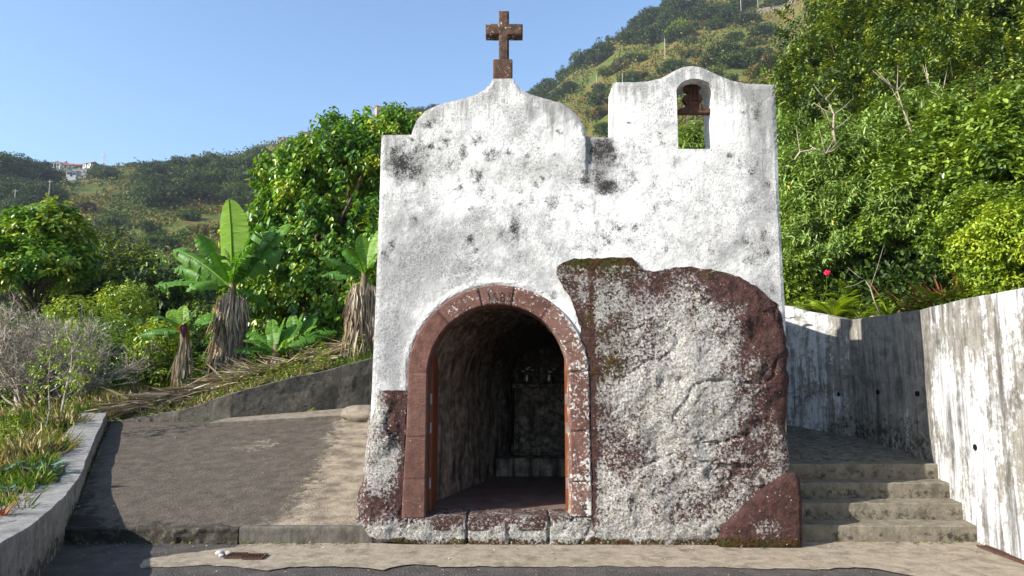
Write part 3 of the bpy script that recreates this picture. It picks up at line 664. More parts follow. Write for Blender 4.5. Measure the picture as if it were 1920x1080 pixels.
# --- rusty bell yoke in the niche
YB = FY + .20
def BZ(px, py): p = atY(px, py, YB); return (p.x, p.z)
bc = BZ(1300, 212)
by = thing('bell_yoke', 'rusty iron bell yoke with lobed headstock hung in the arched opening of the gable', 'bell yoke', (bc[0], YB, bc[1]))
rel = lambda px, py: (BZ(px, py)[0] - bc[0], BZ(px, py)[1] - bc[1])
lob = [(1283, 208), (1282, 202), (1287, 198), (1280, 190), (1281, 181), (1288, 179), (1289, 176), (1282, 170), (1282, 164), (1291, 159), (1300, 157), (1309, 160), (1313, 167), (1308, 175), (1306, 179), (1313, 180), (1317, 187), (1313, 196), (1310, 199), (1316, 208)]
MAT['oldwood'] = M_plain('old_dark_wood', (.13, .05, .03), .8, .2, (.05, .022, .016), 10, stretch=(1, 1, 4))
MB().prism([rel(*p) for p in lob], -.035, .035).build('headstock', MAT['oldwood'], by, bevel=.006)
mb = MB(); q = [rel(1271, 206), rel(1333, 206), rel(1333, 214), rel(1271, 214)]; mb.prism([q[3], q[2], q[1], (rel(1320, 205)), (rel(1308, 202)), (rel(1290, 202)), (rel(1280, 205)), q[0]], -.045, .045); mb.build('cross_bar', MAT['rust'], by, bevel=.004)
mb = MB()
for a, b in [((1294, 160), (1290, 208)), ((1304, 160), (1312, 208)), ((1293, 190), (1308, 190)), ((1299, 158), (1300, 190))]:
    p, q = rel(*a), rel(*b); mb.tube([(p[0], -.045, p[1]), (q[0], -.048, q[1])], .011, 6)
mb.build('iron_strap', MAT['rust'], by)

# ================================================================= GROUND SHEET
TX = [-700, -300, 0, 200, 400, 600, 800, 1000, 1100, 1200, 1300, 1400, 1500, 1600, 1750, 1920, 2300]
TT = {  # distance: surface height as a pixel row over TX
 20:  [720, 715, 708, 704, 700, 690, 680, 670, 660, 640, 620, 580, 470, 380, 320, 290, 270],
 32:  [740, 735, 725, 720, 715, 700, 690, 680, 670, 640, 600, 540, 360, 230, 160, 130, 120],
 50:  [740, 735, 725, 715, 705, 690, 680, 670, 650, 610, 570, 510, 330, 120, 60, 30, 20],
 80:  [690, 680, 655, 640, 630, 620, 610, 600, 570, 530, 490, 430, 290, 80, 0, -30, -50],
 120: [610, 600, 570, 555, 550, 545, 540, 520, 480, 430, 390, 340, 260, 130, 20, -20, -40],
 160: [430, 440, 480, 480, 480, 470, 460, 430, 390, 340, 290, 250, 190, 70, -40, -80, -100],
 210: [330, 370, 410, 420, 420, 390, 370, 350, 310, 260, 210, 170, 130, 20, -80, -130, -150],
 270: [260, 310, 370, 370, 350, 320, 310, 290, 240, 190, 140, 105, 80, -20, -120, -160, -180],
 330: [230, 280, 325, 335, 305, 290, 275, 235, 180, 120, 70, 40, 20, -60, -150, -190, -210],
 390: [340, 325, 320, 322, 300, 262, 235, 190, 130, 62, 10, -25, -50, -110, -180, -220, -240],
 450: [320, 305, 312, 330, 315, 245, 212, 180, 140, 80, 20, -30, -70, -140, -200, -240, -250],
 520: [330, 320, 325, 345, 330, 262, 225, 200, 170, 110, 60, 0, -50, -120, -190, -230, -240],
 700: [420, 420, 420, 420, 400, 380, 340, 320, 280, 220, 160, 100, 40, -40, -120, -160, -180],
 1100:[560, 560, 560, 560, 560, 540, 520, 500, 480, 440, 400, 350, 300, 250, 200, 150, 120]}
TD = sorted(TT); TA = np.array([TT[d_] for d_ in TD], float); LD = np.log(TD)
_yc = (540 - TA) / FPX; TR = (SP + _yc * CP) / (CP - _yc * SP)
def table_z(X, Y):
    Y = np.maximum(Y, .5); px = np.clip(960 + FPX * X / Y * 1.0, TX[0], TX[-1]); l = np.clip(np.log(Y), LD[0], LD[-1])
    j = np.clip(np.searchsorted(TX, px) - 1, 0, len(TX) - 2); tx = np.array(TX, float); u = (px - tx[j]) / (tx[j + 1] - tx[j]); u = u * u * (3 - 2 * u) * .5 + u * .5
    i = np.clip(np.searchsorted(LD, l) - 1, 0, len(LD) - 2); v = (l - LD[i]) / (LD[i + 1] - LD[i])
    r = (TR[i, j] * (1 - u) + TR[i, j + 1] * u) * (1 - v) + (TR[i + 1, j] * (1 - u) + TR[i + 1, j + 1] * u) * v
    return CH + r * Y
def ramp_z(Y): return .15 + .16 * (np.asarray(Y, float) - 7.25)
PAR = np.array([(-2.75, 2.0), (-3.15, 3.6), (-3.42, 4.7), (-3.85, 5.8), (-4.45, 7.1), (-4.98, 8.2), (-5.45, 9.1), (-6.05, 10.3), (-6.85, 11.9)])   # inner foot line of the parapet
PTOP = np.array([.55, .53, .52, .50, .47, .52, .63, .84, 1.06])
def par_x(Y): return np.interp(Y, PAR[:, 1], PAR[:, 0])
def par_top(Y): return np.interp(Y, PAR[:, 1], PTOP)
LW = np.array([(-6.75, 11.85), (-4.8, 12.0), (-3.7, 12.45), (-2.6, 12.95), (-1.2, 13.3)])     # low retaining wall line
LWT = [.93, 1.36, 1.72, 1.99, 2.1]
def lw_y(X): return np.interp(X, LW[:, 0], LW[:, 1])
def lw_top(X): return np.interp(X, [-6.75, -6.2, -5.6, -5.1, -4.6, -3.9, -3.2, -2.6, -1.2], [.90, .98, 1.08, 1.25, 1.42, 1.62, 1.80, 1.97, 2.1])
WL = np.array([(4.55, 1.5), (4.60, 6.45), (4.69, 7.24), (4.95, 8.36), (4.83, 9.95), (4.30, 10.9), (3.3, 12.3), (1.8, 13.4), (-1.2, 13.5)])
def wall_x(Y): return np.interp(Y, WL[:7, 1], WL[:7, 0])
def near_z(X, Y):
    # left garden
    dx = np.maximum(par_x(Y) - X, 0)
    zl = np.interp(Y, [2, 7, 12, 16], [.45, .42, .92, 1.35]) - .10 * dx * ss(0, 3, dx) + .0
    zl = np.where(Y > 12, zl, zl)
    zb = lw_top(np.clip(X, -6.75, -1.2)) + .03 + .12 * np.clip(Y - lw_y(X), 0, 5)
    zb = np.where(X < -6.0, zb * ss(-9, -6, X) + zl * (1 - ss(-9, -6, X)), zb)
    left = np.where(Y > lw_y(np.clip(X, -6.75, -1.2)) - .1, zb, zl)
    d_ = np.where(Y < 12.3, X - wall_x(Y), np.hypot(np.maximum(X - 3.3, 0), np.maximum(Y - 13.2, 0)))
    d_ = np.maximum(d_, 0)
    wt = np.interp(Y, [0, 9.95, 10.9, 13], [2.30, 2.32, 2.6, 2.9])
    right = wt + .14 * np.minimum(d_, 1.6) + .62 * np.maximum(d_ - 1.6, 0)
    w = ss(-2, 2.5, X)
    z = left * (1 - w) + right * w
    # paved part lies lower, covered by road, ramp, steps and landing
    paved = (X > par_x(Y) - .18) & (Y < lw_y(np.clip(X, -6.75, -1.2)) + .12) & ((X < wall_x(Y) + .12) & (Y < 13.3))
    paved |= (Y < 3.0) & (X > -9) & (X < 4.7)
    z = np.where(paved & (Y > 7.35), ramp_z(Y) - .25, z); z = np.where(paved & (Y <= 7.35), -.12, z); z = np.where(paved & (X > -1.4) & (Y < 11.6), -.12, z)
    z = np.where(Y < 2.5, np.minimum(z, .3), z)
    return z
def ground_z(X, Y):
    X = np.asarray(X, float); Y = np.asarray(Y, float)
    w = ss(14.5, 21, Y); a = near_z(X, np.minimum(Y, 21)); b = table_z(X, np.maximum(Y, 20))
    z = a * (1 - w) + b * w
    P = np.stack([X, Y, X * 0], -1).reshape(-1, 3)
    n = (fbm(P, .05, 5) - .5).reshape(X.shape) * np.clip((Y - 40) / 16, 0, 9) + (fbm(P, .7, 3) - .5).reshape(X.shape) * .25 * ss(12, 16, Y)
    return z + n
def gz(X, Y): return float(ground_z(np.array([X]), np.array([Y]))[0])
th = np.concatenate([np.linspace(-180, -52, 60, endpoint=False), np.linspace(-52, 52, 420, endpoint=False), np.linspace(52, 180, 60)])
rr_ = np.exp(np.linspace(math.log(1.2), math.log(1100), 420))
TH, RR = np.meshgrid(np.radians(th), rr_); X = RR * np.sin(TH); Y = RR * np.cos(TH)
# back half of the world: flat ground of the road side, gently rolling
Z = np.where(Y > 1.0, ground_z(X, np.maximum(Y, 1.0)), 0); zb_ = -.12 + 0 * X
wb = ss(-3, 2, Y); Z = Z * wb + zb_ * (1 - wb)
side = np.abs(TH) > R(52); ks = ss(R(52), R(75), np.abs(TH)); Zs = np.clip(Z, -40, 250)
V = np.stack([X, Y, Z], -1).reshape(-1, 3); nr, nc = X.shape
idx = np.arange(nr * nc).reshape(nr, nc); Fq = np.stack([idx[:-1, :-1], idx[:-1, 1:], idx[1:, 1:], idx[1:, :-1]], -1).reshape(-1, 4)
near_ = (Y.ravel() < 28).astype(float)
sg = NT('grassy_earth', .95, .1)
a_ = sg.noise(.035, 8, .68); b_ = sg.noise(.25, 7, .7); c_ = sg.noise(3.0, 6, .7)
far = sg.cramp(sg.math('ADD', sg.math('MULTIPLY', a_, .55), sg.math('MULTIPLY', b_, .45)), [(.32, (.025, .045, .01)), (.42, (.055, .085, .016)), (.48, (.09, .11, .02)), (.53, (.15, .09, .03)), (.58, (.07, .10, .018)), (.64, (.17, .12, .05)), (.74, (.05, .08, .015))])
nearc = sg.cramp(c_, [(.3, (.035, .05, .012)), (.5, (.09, .11, .025)), (.62, (.16, .12, .06)), (.75, (.10, .07, .04))])
sg.color(sg.mix(sg.attr('nearby'), far, nearc)); sg.normal(sg.bump(b_, .8, 1.2, sg.bump(c_, .8, .06)))
land = mesh_obj('ground', V, Fq, sg.m, None, {'nearby': ss(60, 25, Y.ravel())}, smooth=True); kind(land, 'structure')

# ================================================================= PAVED SURFACES
def sheet(name, poly, zfun, mat, step=.08, attrs=None, skirt=0):
    V2, T = fill(poly, [], step, 4); zz = zfun(V2[:, 0], V2[:, 1]); V = np.stack([V2[:, 0], V2[:, 1], zz], 1); faces = T.tolist()
    at = attrs(V) if attrs else None
    if skirt:
        bnd = boundary(T); ids = sorted({i for e in bnd for i in e}); mp = {i: len(V) + k for k, i in enumerate(ids)}; lo = V[ids].copy(); lo[:, 2] -= skirt
        if at: at = {k: np.concatenate([v, v[ids]]) for k, v in at.items()}
        V = np.concatenate([V, lo]); faces += [[b, a, mp[a], mp[b]] for a, b in bnd]
    return mesh_obj(name, V, faces, mat, None, at)
road = sheet('road', [(-14, -10), (4.9, -10), (4.9, 7.6), (-6.0, 7.6), (-3.2, 3.5), (-14, 0)], lambda x, y: .004 * np.sin(x * 1.3) + 0 * y - .006, MAT['asphalt'], .3); kind(road, 'structure')
rq = random.Random(3)
ap = [(-3.2, 7.42), (4.85, 7.42), (4.72, 6.0), (3.9, 5.9), (3.2, 6.02)]
def edgeY(px, py): p = atZ(px, py, .0); return (p.x, p.y)
ap = [edgeY(*q) for q in [(462, 1010)]] + [(4.8, 7.45), (4.72, 5.0)]
for q in [(1700, 1078), (1640, 1066), (1600, 1064), (1540, 1068), (1440, 1067), (1330, 1064), (1200, 1063), (1130, 1062), (1020, 1064), (900, 1062), (840, 1064), (780, 1058), (740, 1062), (720, 1069), (680, 1064), (600, 1062), (540, 1064), (500, 1070), (470, 1066), (380, 1060), (300, 1064), (262, 1066), (268, 1050), (330, 1040), (395, 1032), (440, 1026), (460, 1018)]: ap.append(edgeY(*q))
apd = []
for i in range(len(ap)):
    a, b = np.array(ap[i]), np.array(ap[(i + 1) % len(ap)]); n = max(1, int(np.linalg.norm(b - a) / .06))
    for k in range(n):
        p = a + (b - a) * k / n
        if 3 <= i < len(ap) - 1 and p[1] < 7.2: p = p + np.array([rq.uniform(-.012, .012), rq.uniform(-.02, .02)])
        apd.append(tuple(p))
apron = sheet('concrete_apron', apd, lambda x, y: .003 + 0 * x + .006 * ss(7.1, 7.3, y), MAT['apron'], .07, lambda V: {'grime_tone': .35 * ss(7.0, 7.25, V[:, 1]) + .25 * ss(-.5, -2, V[:, 0]) + .1 * ss(2.5, 4, V[:, 0])}); kind(apron, 'structure')
# ramp
rpoly = [(-4.52, 7.26), (-3.4, 7.27), (-1.45, 7.27), (-1.30, 7.6), (-1.3, 13.2), (-2.6, 12.9), (-3.7, 12.4), (-4.8, 11.98), (-6.72, 11.82), (-6.0, 10.3), (-5.4, 9.1), (-4.95, 8.2)]
def rz_(x, y):
    P = np.stack([x, y, x * 0], 1); return ramp_z(y) + .012 * (fbm(P, 1.5, 3) - .5) + .035 * ss(-5.0, -4.9, x) * ss(11.3, 11.4, y) * 0
def rattr(V):
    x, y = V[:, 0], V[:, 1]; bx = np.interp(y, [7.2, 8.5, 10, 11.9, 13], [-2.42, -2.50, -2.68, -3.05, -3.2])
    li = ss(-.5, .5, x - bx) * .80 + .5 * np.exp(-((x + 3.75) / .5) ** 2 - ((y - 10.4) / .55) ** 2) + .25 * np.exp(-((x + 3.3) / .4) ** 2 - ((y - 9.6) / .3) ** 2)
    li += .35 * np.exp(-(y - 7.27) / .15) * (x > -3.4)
    return {'light': li, 'grime_tone': .45 * ss(.5, 0, x - par_x(y)) + .45 * ss(7.7, 7.3, y) * (x < -2.6) + .9 * (fbm(V * [1, 1, 0], .9, 3) - .5) + .3 * ss(.35, 0, lw_y(np.clip(x, -6.7, -1.2)) - y)}
ramp = sheet('sloping_path', rpoly, rz_, MAT['ramp'], .06, rattr, skirt=.3); kind(ramp, 'structure')
# kerbs along the low edge of the ramp
mb = MB(); V = []; 
def kerb(name, x0, x1, y0, rough, mat, lab, ztop):
    nx = int((x1 - x0) / .025) + 2; prof = [(y0 + .10, ztop), (y0 + .03, ztop + .003), (y0 + .004, ztop - .012)] + [(y0, ztop * (1 - k / 6) - .02 * k / 6) for k in range(1, 7)]; V = []
    for i in range(nx):
        xx = x0 + (x1 - x0) * i / (nx - 1)
        for yy, zz in prof: V.append((xx, yy, zz))
    V = np.array(V); m = len(prof); n = (fbm(V, 6, 4) - .5); V[:, 1] += n * rough; V[:, 2] += (fbm(V + 7, 5, 3) - .5) * rough * .35 * (V[:, 2] > .03)
    Fc = [[i * m + k, i * m + k + 1, (i + 1) * m + k + 1, (i + 1) * m + k] for i in range(nx - 1) for k in range(m - 1)]
    Fc += [[k for k in range(m)], [(nx - 1) * m + k for k in range(m)][::-1]]
    o = mesh_obj(name, V, Fc, mat, None, {'grime_tone': np.full(len(V), .75 if rough > .03 else .25)}); return o
k1 = kerb('kerb', -4.60, -2.745, 7.215, .12, MAT['darkconc'], '', .155); tag(k1, 'rough blackened mossy kerb at the foot of the dark sloping path', 'kerb')
k2 = kerb('kerb', -2.735, -1.40, 7.205, .02, MAT['darkconc'], '', .160); tag(k2, 'smooth concrete kerb between the rough black kerb and the chapel', 'kerb')
# second slab and flat stone at the back of the ramp
V2p = [(-5.0, 11.55), (-2.75, 12.2), (-2.2, 12.5), (-2.0, 13.1), (-2.7, 12.88), (-3.8, 12.38), (-4.85, 11.93)]
slab = sheet('path_slab', V2p, lambda x, y: ramp_z(y) + .055 + 0 * x, MAT['slab'], .08, lambda V: {'grime_tone': .2 + 0 * V[:, 0]}, skirt=.1); kind(slab, 'structure')
fs = atY(672, 765, 12.1)
mb = MB(); mb.blob((0, 0, 0), (.42, .33, .17), 4, .16, 4); o = mb.build('flat_rock', MAT['slab'], None, {'grime_tone': np.full(len(mb.v), .1)}, smooth=True); o.location = (fs.x + .1, 12.15, float(ramp_z(12.15)) + .06); tag(o, 'flat weathered stone lying at the top of the ramp beside the chapel', 'rock')

# parapet on the left, curved coping wall
def parapet():
    n = 150; ys = np.linspace(2.0, 11.9, n); V = []; 
    wd = np.interp(ys, [2, 5, 8, 11.9], [.50, .46, .42, .37]); G_ = []
    cols = [(0, -1), (0, -.75), (0, -.5), (0, -.25), (0, -.04), (.012, 0)] + [(k / 8, 0) for k in range(1, 8)] + [(.99, 0), (1, -.04), (1, -.4), (1, -1)]
    for i, yy in enumerate(ys):
        x0 = float(par_x(yy)); dx = (float(par_x(yy + .05)) - float(par_x(yy - .05))) / .1; nrm = np.array([-1, dx]) / math.hypot(1, dx); w = wd[i]; zt = float(par_top(yy))
        base = -.06 if yy < 7.25 else float(ramp_z(yy)) - .08
        for u, v in cols:
            q = np.array([x0, yy]) + nrm * w * u; zz = zt + v * (zt - base) if v > -1.01 else 0
            if u == 0: q = q - nrm * .025 * (-v)
            V.append((q[0], q[1], zz)); G_.append(.15 if v > -.1 else .35 + .4 * (v < -.7))
    V = np.array(V); m = len(cols); nn = fbm(V, 3, 4) - .5; V[:, 0] += nn * .035; V[:, 2] += (fbm(V + 5, 2.2, 4) - .5) * .03
    Fc = [[i * m + k + 1, i * m + k, (i + 1) * m + k, (i + 1) * m + k + 1] for i in range(n - 1) for k in range(m - 1)]
    Fc += [[k for k in range(m)], [(n - 1) * m + k for k in range(m)][::-1]]
    o = mesh_obj('parapet_wall', V, Fc, MAT['coping'], None, {'grime_tone': G_}); return o
pw = parapet(); tag(pw, 'low curved grey concrete parapet wall bordering the dark sloping path', 'wall')

def wall_strip(name, pts, top, bot, thick, mat, attrs=None, rough=.02, step=.06, off=None):
    """retaining wall along pts (x,y) with top/bottom height functions; thickness goes to the left of travel"""
    P = [np.array(p) for p in pts]; line = []
    for a, b in zip(P[:-1], P[1:]):
        n = max(2, int(np.linalg.norm(b - a) / step)); line += [a + (b - a) * k / n for k in range(n)]
    line.append(P[-1]); line = np.array(line); t = np.gradient(line, axis=0); t /= np.linalg.norm(t, axis=1)[:, None]; nrm = np.stack([-t[:, 1], t[:, 0]], 1)
    V = []; NZ = 26
    for p, nv in zip(line, nrm):
        zt = float(top(p)); zb = float(bot(p))
        for k in range(NZ): f = k / (NZ - 1); V.append((p[0], p[1], zb + (zt - zb) * f))
        q = p + nv * thick; V.append((p[0] + nv[0] * .012, p[1] + nv[1] * .012, zt + .008)); V.append((q[0], q[1], zt + .006)); V.append((q[0], q[1], zb))
    m = NZ + 3; V = np.array(V); nn = (fbm(V, 2.5, 4) - .5) * rough; ii = np.arange(len(V)) // m
    V[:, 0] += nn * nrm[ii, 0]; V[:, 1] += nn * nrm[ii, 1]; V[:, 2] += (fbm(V + 3, 2, 3) - .5) * rough * .8 * ((np.arange(len(V)) % m) >= NZ - 1)
    nl = len(line); Fc = [[i * m + k, i * m + k + 1, (i + 1) * m + k + 1, (i + 1) * m + k] for i in range(nl - 1) for k in range(m - 1)]
    Fc += [[k for k in range(m)], [(nl - 1) * m + k for k in range(m)][::-1]]
    at = attrs(V) if attrs else None
    return mesh_obj(name, V, Fc, mat, None, at)
o = wall_strip('retaining_wall', [(-6.9, 11.84), (-4.8, 12.0), (-3.7, 12.45), (-2.6, 12.95), (-1.2, 13.3)], lambda p: lw_top(p[0]), lambda p: ramp_z(p[1]) - .2, .22, MAT['darkconc'], lambda V: {'grime_tone': .35 + 0 * V[:, 0]}, .06)
tag(o, 'low dark mossy retaining wall rising along the back of the ramp towards the chapel', 'wall')
# right side walls
def wtopR(p): return np.interp(p[1], [0, 9.95, 10.9, 12.3, 14], [2.44, 2.45, 2.76, 3.0, 3.05]) if p[0] > 2 else 3.0
wa = wall_strip('retaining_wall', [(4.95, 8.40), (4.69, 7.24), (4.60, 6.45), (4.55, 1.5)][::1], wtopR, lambda p: -.1, -.24 * -1, MAT['wallconc'], lambda V: {'paint': .60 + .40 * (fbm(V, .8, 2) - .5) - .35 * ss(8.0, 8.4, V[:, 1]) + .15 * ss(2.2, 1.2, V[:, 2]), 'grime_tone': .35 * ss(.25, .0, V[:, 2]) - .15}, .025)
tag(wa, 'tall white concrete retaining wall with peeling paint beside the bottom steps', 'wall')
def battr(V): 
    lit = ss(9.9, 10.5, V[:, 1])  # sunlit stretch of the wall, its brightness put into the surface tones
    return {'paint': .30 + .40 * (fbm(V, 1.4, 2) - .5) + .45 * lit, 'grime_tone': .55 * ss(1.5, .9, V[:, 2]) * (1 - .3 * lit)}
wb2 = wall_strip('retaining_wall', [(1.2, 13.5), (3.3, 12.3), (4.30, 10.9), (4.83, 9.95), (4.965, 8.405)], wtopR, lambda p: .3, .24, MAT['wallconc'], battr, .025)
tag(wb2, 'grey streaked retaining wall bending round behind the chapel above the landing', 'wall')
MAT['hole'] = M_plain('drain_hole_shade', (.012, .011, .01), .9, .1)  # near-black solids, the shade inside the openings is put into the colour
for q, yy, zz in [((4.9), 8.55, 1.45), (0, 9.35, 1.45), (0, 10.15, 1.4), (1, 7.15, .95)]:
    xx = float(wall_x(yy)); mb = MB(); mb.tube([(xx - .006, yy, zz), (xx + .05, yy, zz)], .032, 10); mb.build('weep_hole', MAT['hole'], wa if q == 1 else wb2)

# steps and landing
steps = thing('stone_steps', 'four weathered concrete steps rising between the boulder and the white wall', 'steps', (3.8, 7.25, 0))
for k in range(4):
    z1 = .165 * (k + 1); y0 = 7.25 + .31 * k; y1 = y0 + .36
    x1 = float(wall_x((y0))) + .06; nx = 70; prof = [(y0 + .003, z1 - .17), (y0, z1 - .09), (y0 + .002, z1 - .012), (y0 + .012, z1)] + [(y0 + .05 + .28 * j / 5, z1 - .002) for j in range(6)]
    V = []
    for i in range(nx):
        xx = 2.62 + (x1 - 2.62) * i / (nx - 1)
        for yy, zz in prof: V.append((xx - 3.8, yy - 7.25, zz))
    V = np.array(V); W = V + np.array([3.8, 7.25, 0]); V[:, 1] -= (fbm(W, 5, 3) - .5) * .02; V[:, 2] += (fbm(W + 3, 4, 3) - .5) * .012
    V[:, 2] += -.006 * (fbm(W, 18, 3) > .62); m = len(prof)
    Fc = [[i * m + q + 1, i * m + q, (i + 1) * m + q, (i + 1) * m + q + 1] for i in range(nx - 1) for q in range(m - 1)]
    mesh_obj('step', V, Fc, MAT['stepconc'], steps, {'grime_tone': .06 + .42 * (W[:, 2] < z1 - .025) + .5 * (fbm(W, 1.7, 3) - .5)})  # risers darker than treads, with random tone over both
lz = lambda x, y: .655 + .02 * ss(8.4, 9, y) + .095 * np.maximum(y - 8.5, 0)
landing = sheet('landing', [(2.6, 8.22), (4.96, 8.22), (4.96, 8.4), (4.86, 9.95), (4.35, 10.95), (3.3, 12.35), (1.5, 13.4), (.5, 13.4), (.5, 11.4), (2.6, 11.4)], lz, MAT['stepconc'], .1, lambda V: {'grime_tone': .45 + 0 * V[:, 0]}); kind(landing, 'structure')
sh = sheet('back_path', [(-1.35, 11.2), (.6, 11.2), (.6, 13.5), (-1.35, 13.4)], lambda x, y: .93 + .0 * x, MAT['stepconc'], .2, lambda V: {'grime_tone': .4 + 0 * V[:, 0]}); kind(sh, 'structure')

# drain grates
def grate(px0, px1, py, lab, nb_=9, w=.16):
    a = atZ(px0, py, 0); b = atZ(px1, py, 0); c = (a + b) / 2; L_ = (b - a).length
    t = thing('drain_grate', lab, 'grate', (c.x, c.y, .014))
    m = MB()
    for s_ in (-1, 1): m.box((0, s_ * w / 2, 0), (L_, .012, .014)); m.box((s_ * (L_ / 2 - .006), 0, 0), (.012, w - .012, .014))
    m.build('frame', MAT['rust'], t); m = MB()
    for i in range(nb_): m.box((-L_ / 2 + L_ * (i + .5) / nb_, 0, -.001), (.009, w - .014, .010))
    m.box((0, 0, -.004), (L_ - .02, .012, .008)); m.build('grate_bars', MAT['rust'], t)
    m = MB(); m.box((0, 0, -.0045), (L_ - .012, w - .012, .004)); m.build('pit', MAT['hole'], t); return t  # black plate, colours in the shade below the bars
grate(426, 459, 1044, 'small rusty drain grate next to the white pebbles on the apron', 6)
grate(460, 497, 1046, 'small rusty drain grate set right of its twin, away from the pebbles', 6)
mbp = atZ(412, 1042, 0)
for k, (dx, dy, r_) in enumerate([(0, 0, .045), (.07, .02, .036), (.035, -.05, .028)]):
    m = MB(); m.blob((0, 0, 0), (r_, r_ * .8, r_ * .6), k, .15, 3); o = m.build('pebble', MAT['pebble'], None, smooth=True); o.location = (mbp.x + dx, mbp.y + dy, r_ * .5)
    tag(o, ['largest white pebble beside the rusty drain grate', 'middle sized white pebble touching the rusty drain grate', 'smallest white pebble in front of the rusty drain grate'][k], 'pebble')
# channel grate along the white wall
a = atZ(1840, 1026, 0); b = atZ(1935, 1062, 0); dv = (b - a); L_ = dv.length; t = thing('channel_grate', 'long rusty channel grate along the foot of the white wall', 'grate', ((a + b) / 2).to_tuple()[:2] + (.016,), math.atan2(dv.y, dv.x))
m = MB(); m.box((0, .04, 0), (L_, .012, .02)).box((0, -.04, 0), (L_, .012, .02)); m.build('frame', MAT['rust'], t); m = MB()
for i in range(24): m.box((-L_ / 2 + L_ * (i + .5) / 24, 0, -.002), (.012, .068, .014))
m.build('grate_bars', MAT['rust'], t)

# ================================================================= PLANTS
RS = np.random.RandomState
def unit(v): return v / np.maximum(np.linalg.norm(v, axis=-1, keepdims=True), 1e-9)
def leaf_arrays(P, D, N, L, W, rnd, droop=.18, fold=.18, shape='oval'):
    D = unit(D); S = unit(np.cross(D, N)); U = np.cross(S, D); L = np.asarray(L)[:, None]; W = np.asarray(W)[:, None]
    if shape == 'lance': tp = [(0, 0, 0), (.35, -.5, 1), (.72, -.30, .8), (1, 0, 0), (.72, .30, .8), (.35, .5, 1)]
    else: tp = [(0, 0, 0), (.30, -.5, 1), (.70, -.42, .8), (1, 0, 0), (.70, .42, .8), (.30, .5, 1)]
    V = np.stack([P + D * L * t + S * W * s_ + U * (W * fold * u - L * droop * t * t) for t, s_, u in tp], 1)
    n = len(P); V = V.reshape(-1, 3); b = (np.arange(n) * 6)[:, None]
    Fc = np.concatenate([b + np.array([[0, 1, 2, 3]]), b + np.array([[0, 3, 4, 5]])], 0)
    return V, Fc, np.repeat(rnd, 6)
def sample_crown(ell, n, rs, surf=.5, thr=.0, freq=1.0, seed=0):
    """points in a union of ellipsoids (cx,cy,cz,rx,ry,rz), pushed to the outside, thinned by noise"""
    vol = np.array([e[3] * e[4] + e[4] * e[5] + e[3] * e[5] for e in ell]); P = []; O = []; tot = 0
    while tot < n:
        k = rs.choice(len(ell), n, p=vol / vol.sum()); e = np.array(ell)[k]; d = unit(rs.randn(n, 3)); r = rs.rand(n) ** surf
        r = .35 + .65 * r; q = e[:, :3] + d * e[:, 3:6] * r[:, None]
        if thr > 0: m = fbm(q + seed * 9.1, freq, 3) > thr; q, d = q[m], d[m]
        P.append(q); O.append(d); tot += len(q)
    return np.concatenate(P)[:n], np.concatenate(O)[:n]
def foliage(ell, ntw, per, tw, L, W, rs, droop=.3, up=.4, thr=.42, freq=1.0, seed=0, surf=.45, shape='oval', whorl=False, bright=.0, fold=.18, ldroop=.18):
    C_, O = sample_crown(ell, ntw, rs, surf, thr, freq, seed)
    td = unit(O * 1.0 + np.array([0, 0, up]) + rs.randn(len(C_), 3) * .45); n = len(C_) * per
    j = np.tile(np.arange(per), len(C_)); c = np.repeat(C_, per, 0); t = np.repeat(td, per, 0)
    f = (j + rs.rand(n)) / per if not whorl else .75 + .25 * rs.rand(n)
    a = unit(np.cross(t, np.array([.31, .22, .9]))); b = np.cross(t, a); ang = j * 2.4 + np.repeat(rs.rand(len(C_)) * 6.28, per) + rs.randn(n) * .3
    rad = a * np.cos(ang)[:, None] + b * np.sin(ang)[:, None]
    p = c + t * (f * tw)[:, None]; D = unit(t * (.45 if not whorl else .6) + rad * .9 + np.array([0, 0, -droop]) + rs.randn(n, 3) * .15)
    N = unit(np.array([0, 0, 1.0]) + t * .5 + rs.randn(n, 3) * .35); l = L * rs.uniform(.65, 1.15, n)
    tone = np.repeat(fbm(C_ + 31, 1.2 * freq + .3, 2), per); rnd = np.clip(.5 + (tone - .5) * 1.6 + rs.randn(n) * .17 + bright, 0, 1)
    rnd = np.minimum(rnd, .955); hot = rs.rand(n) > .994; rnd[hot] = 1
    return leaf_arrays(p, D, N, l, W / L * l, rnd, ldroop, fold, shape)
def fol_obj(name, arrs, mat, parent, k=None):
    V = np.concatenate([a[0] for a in arrs]); off = np.cumsum([0] + [len(a[0]) for a in arrs[:-1]]); Fc = np.concatenate([a[1] + o for a, o in zip(arrs, off)]); r = np.concatenate([a[2] for a in arrs])
    o = mesh_obj(name, V, Fc, mat, parent, {'rnd': r})
    if k: kind(o, k)
    return o
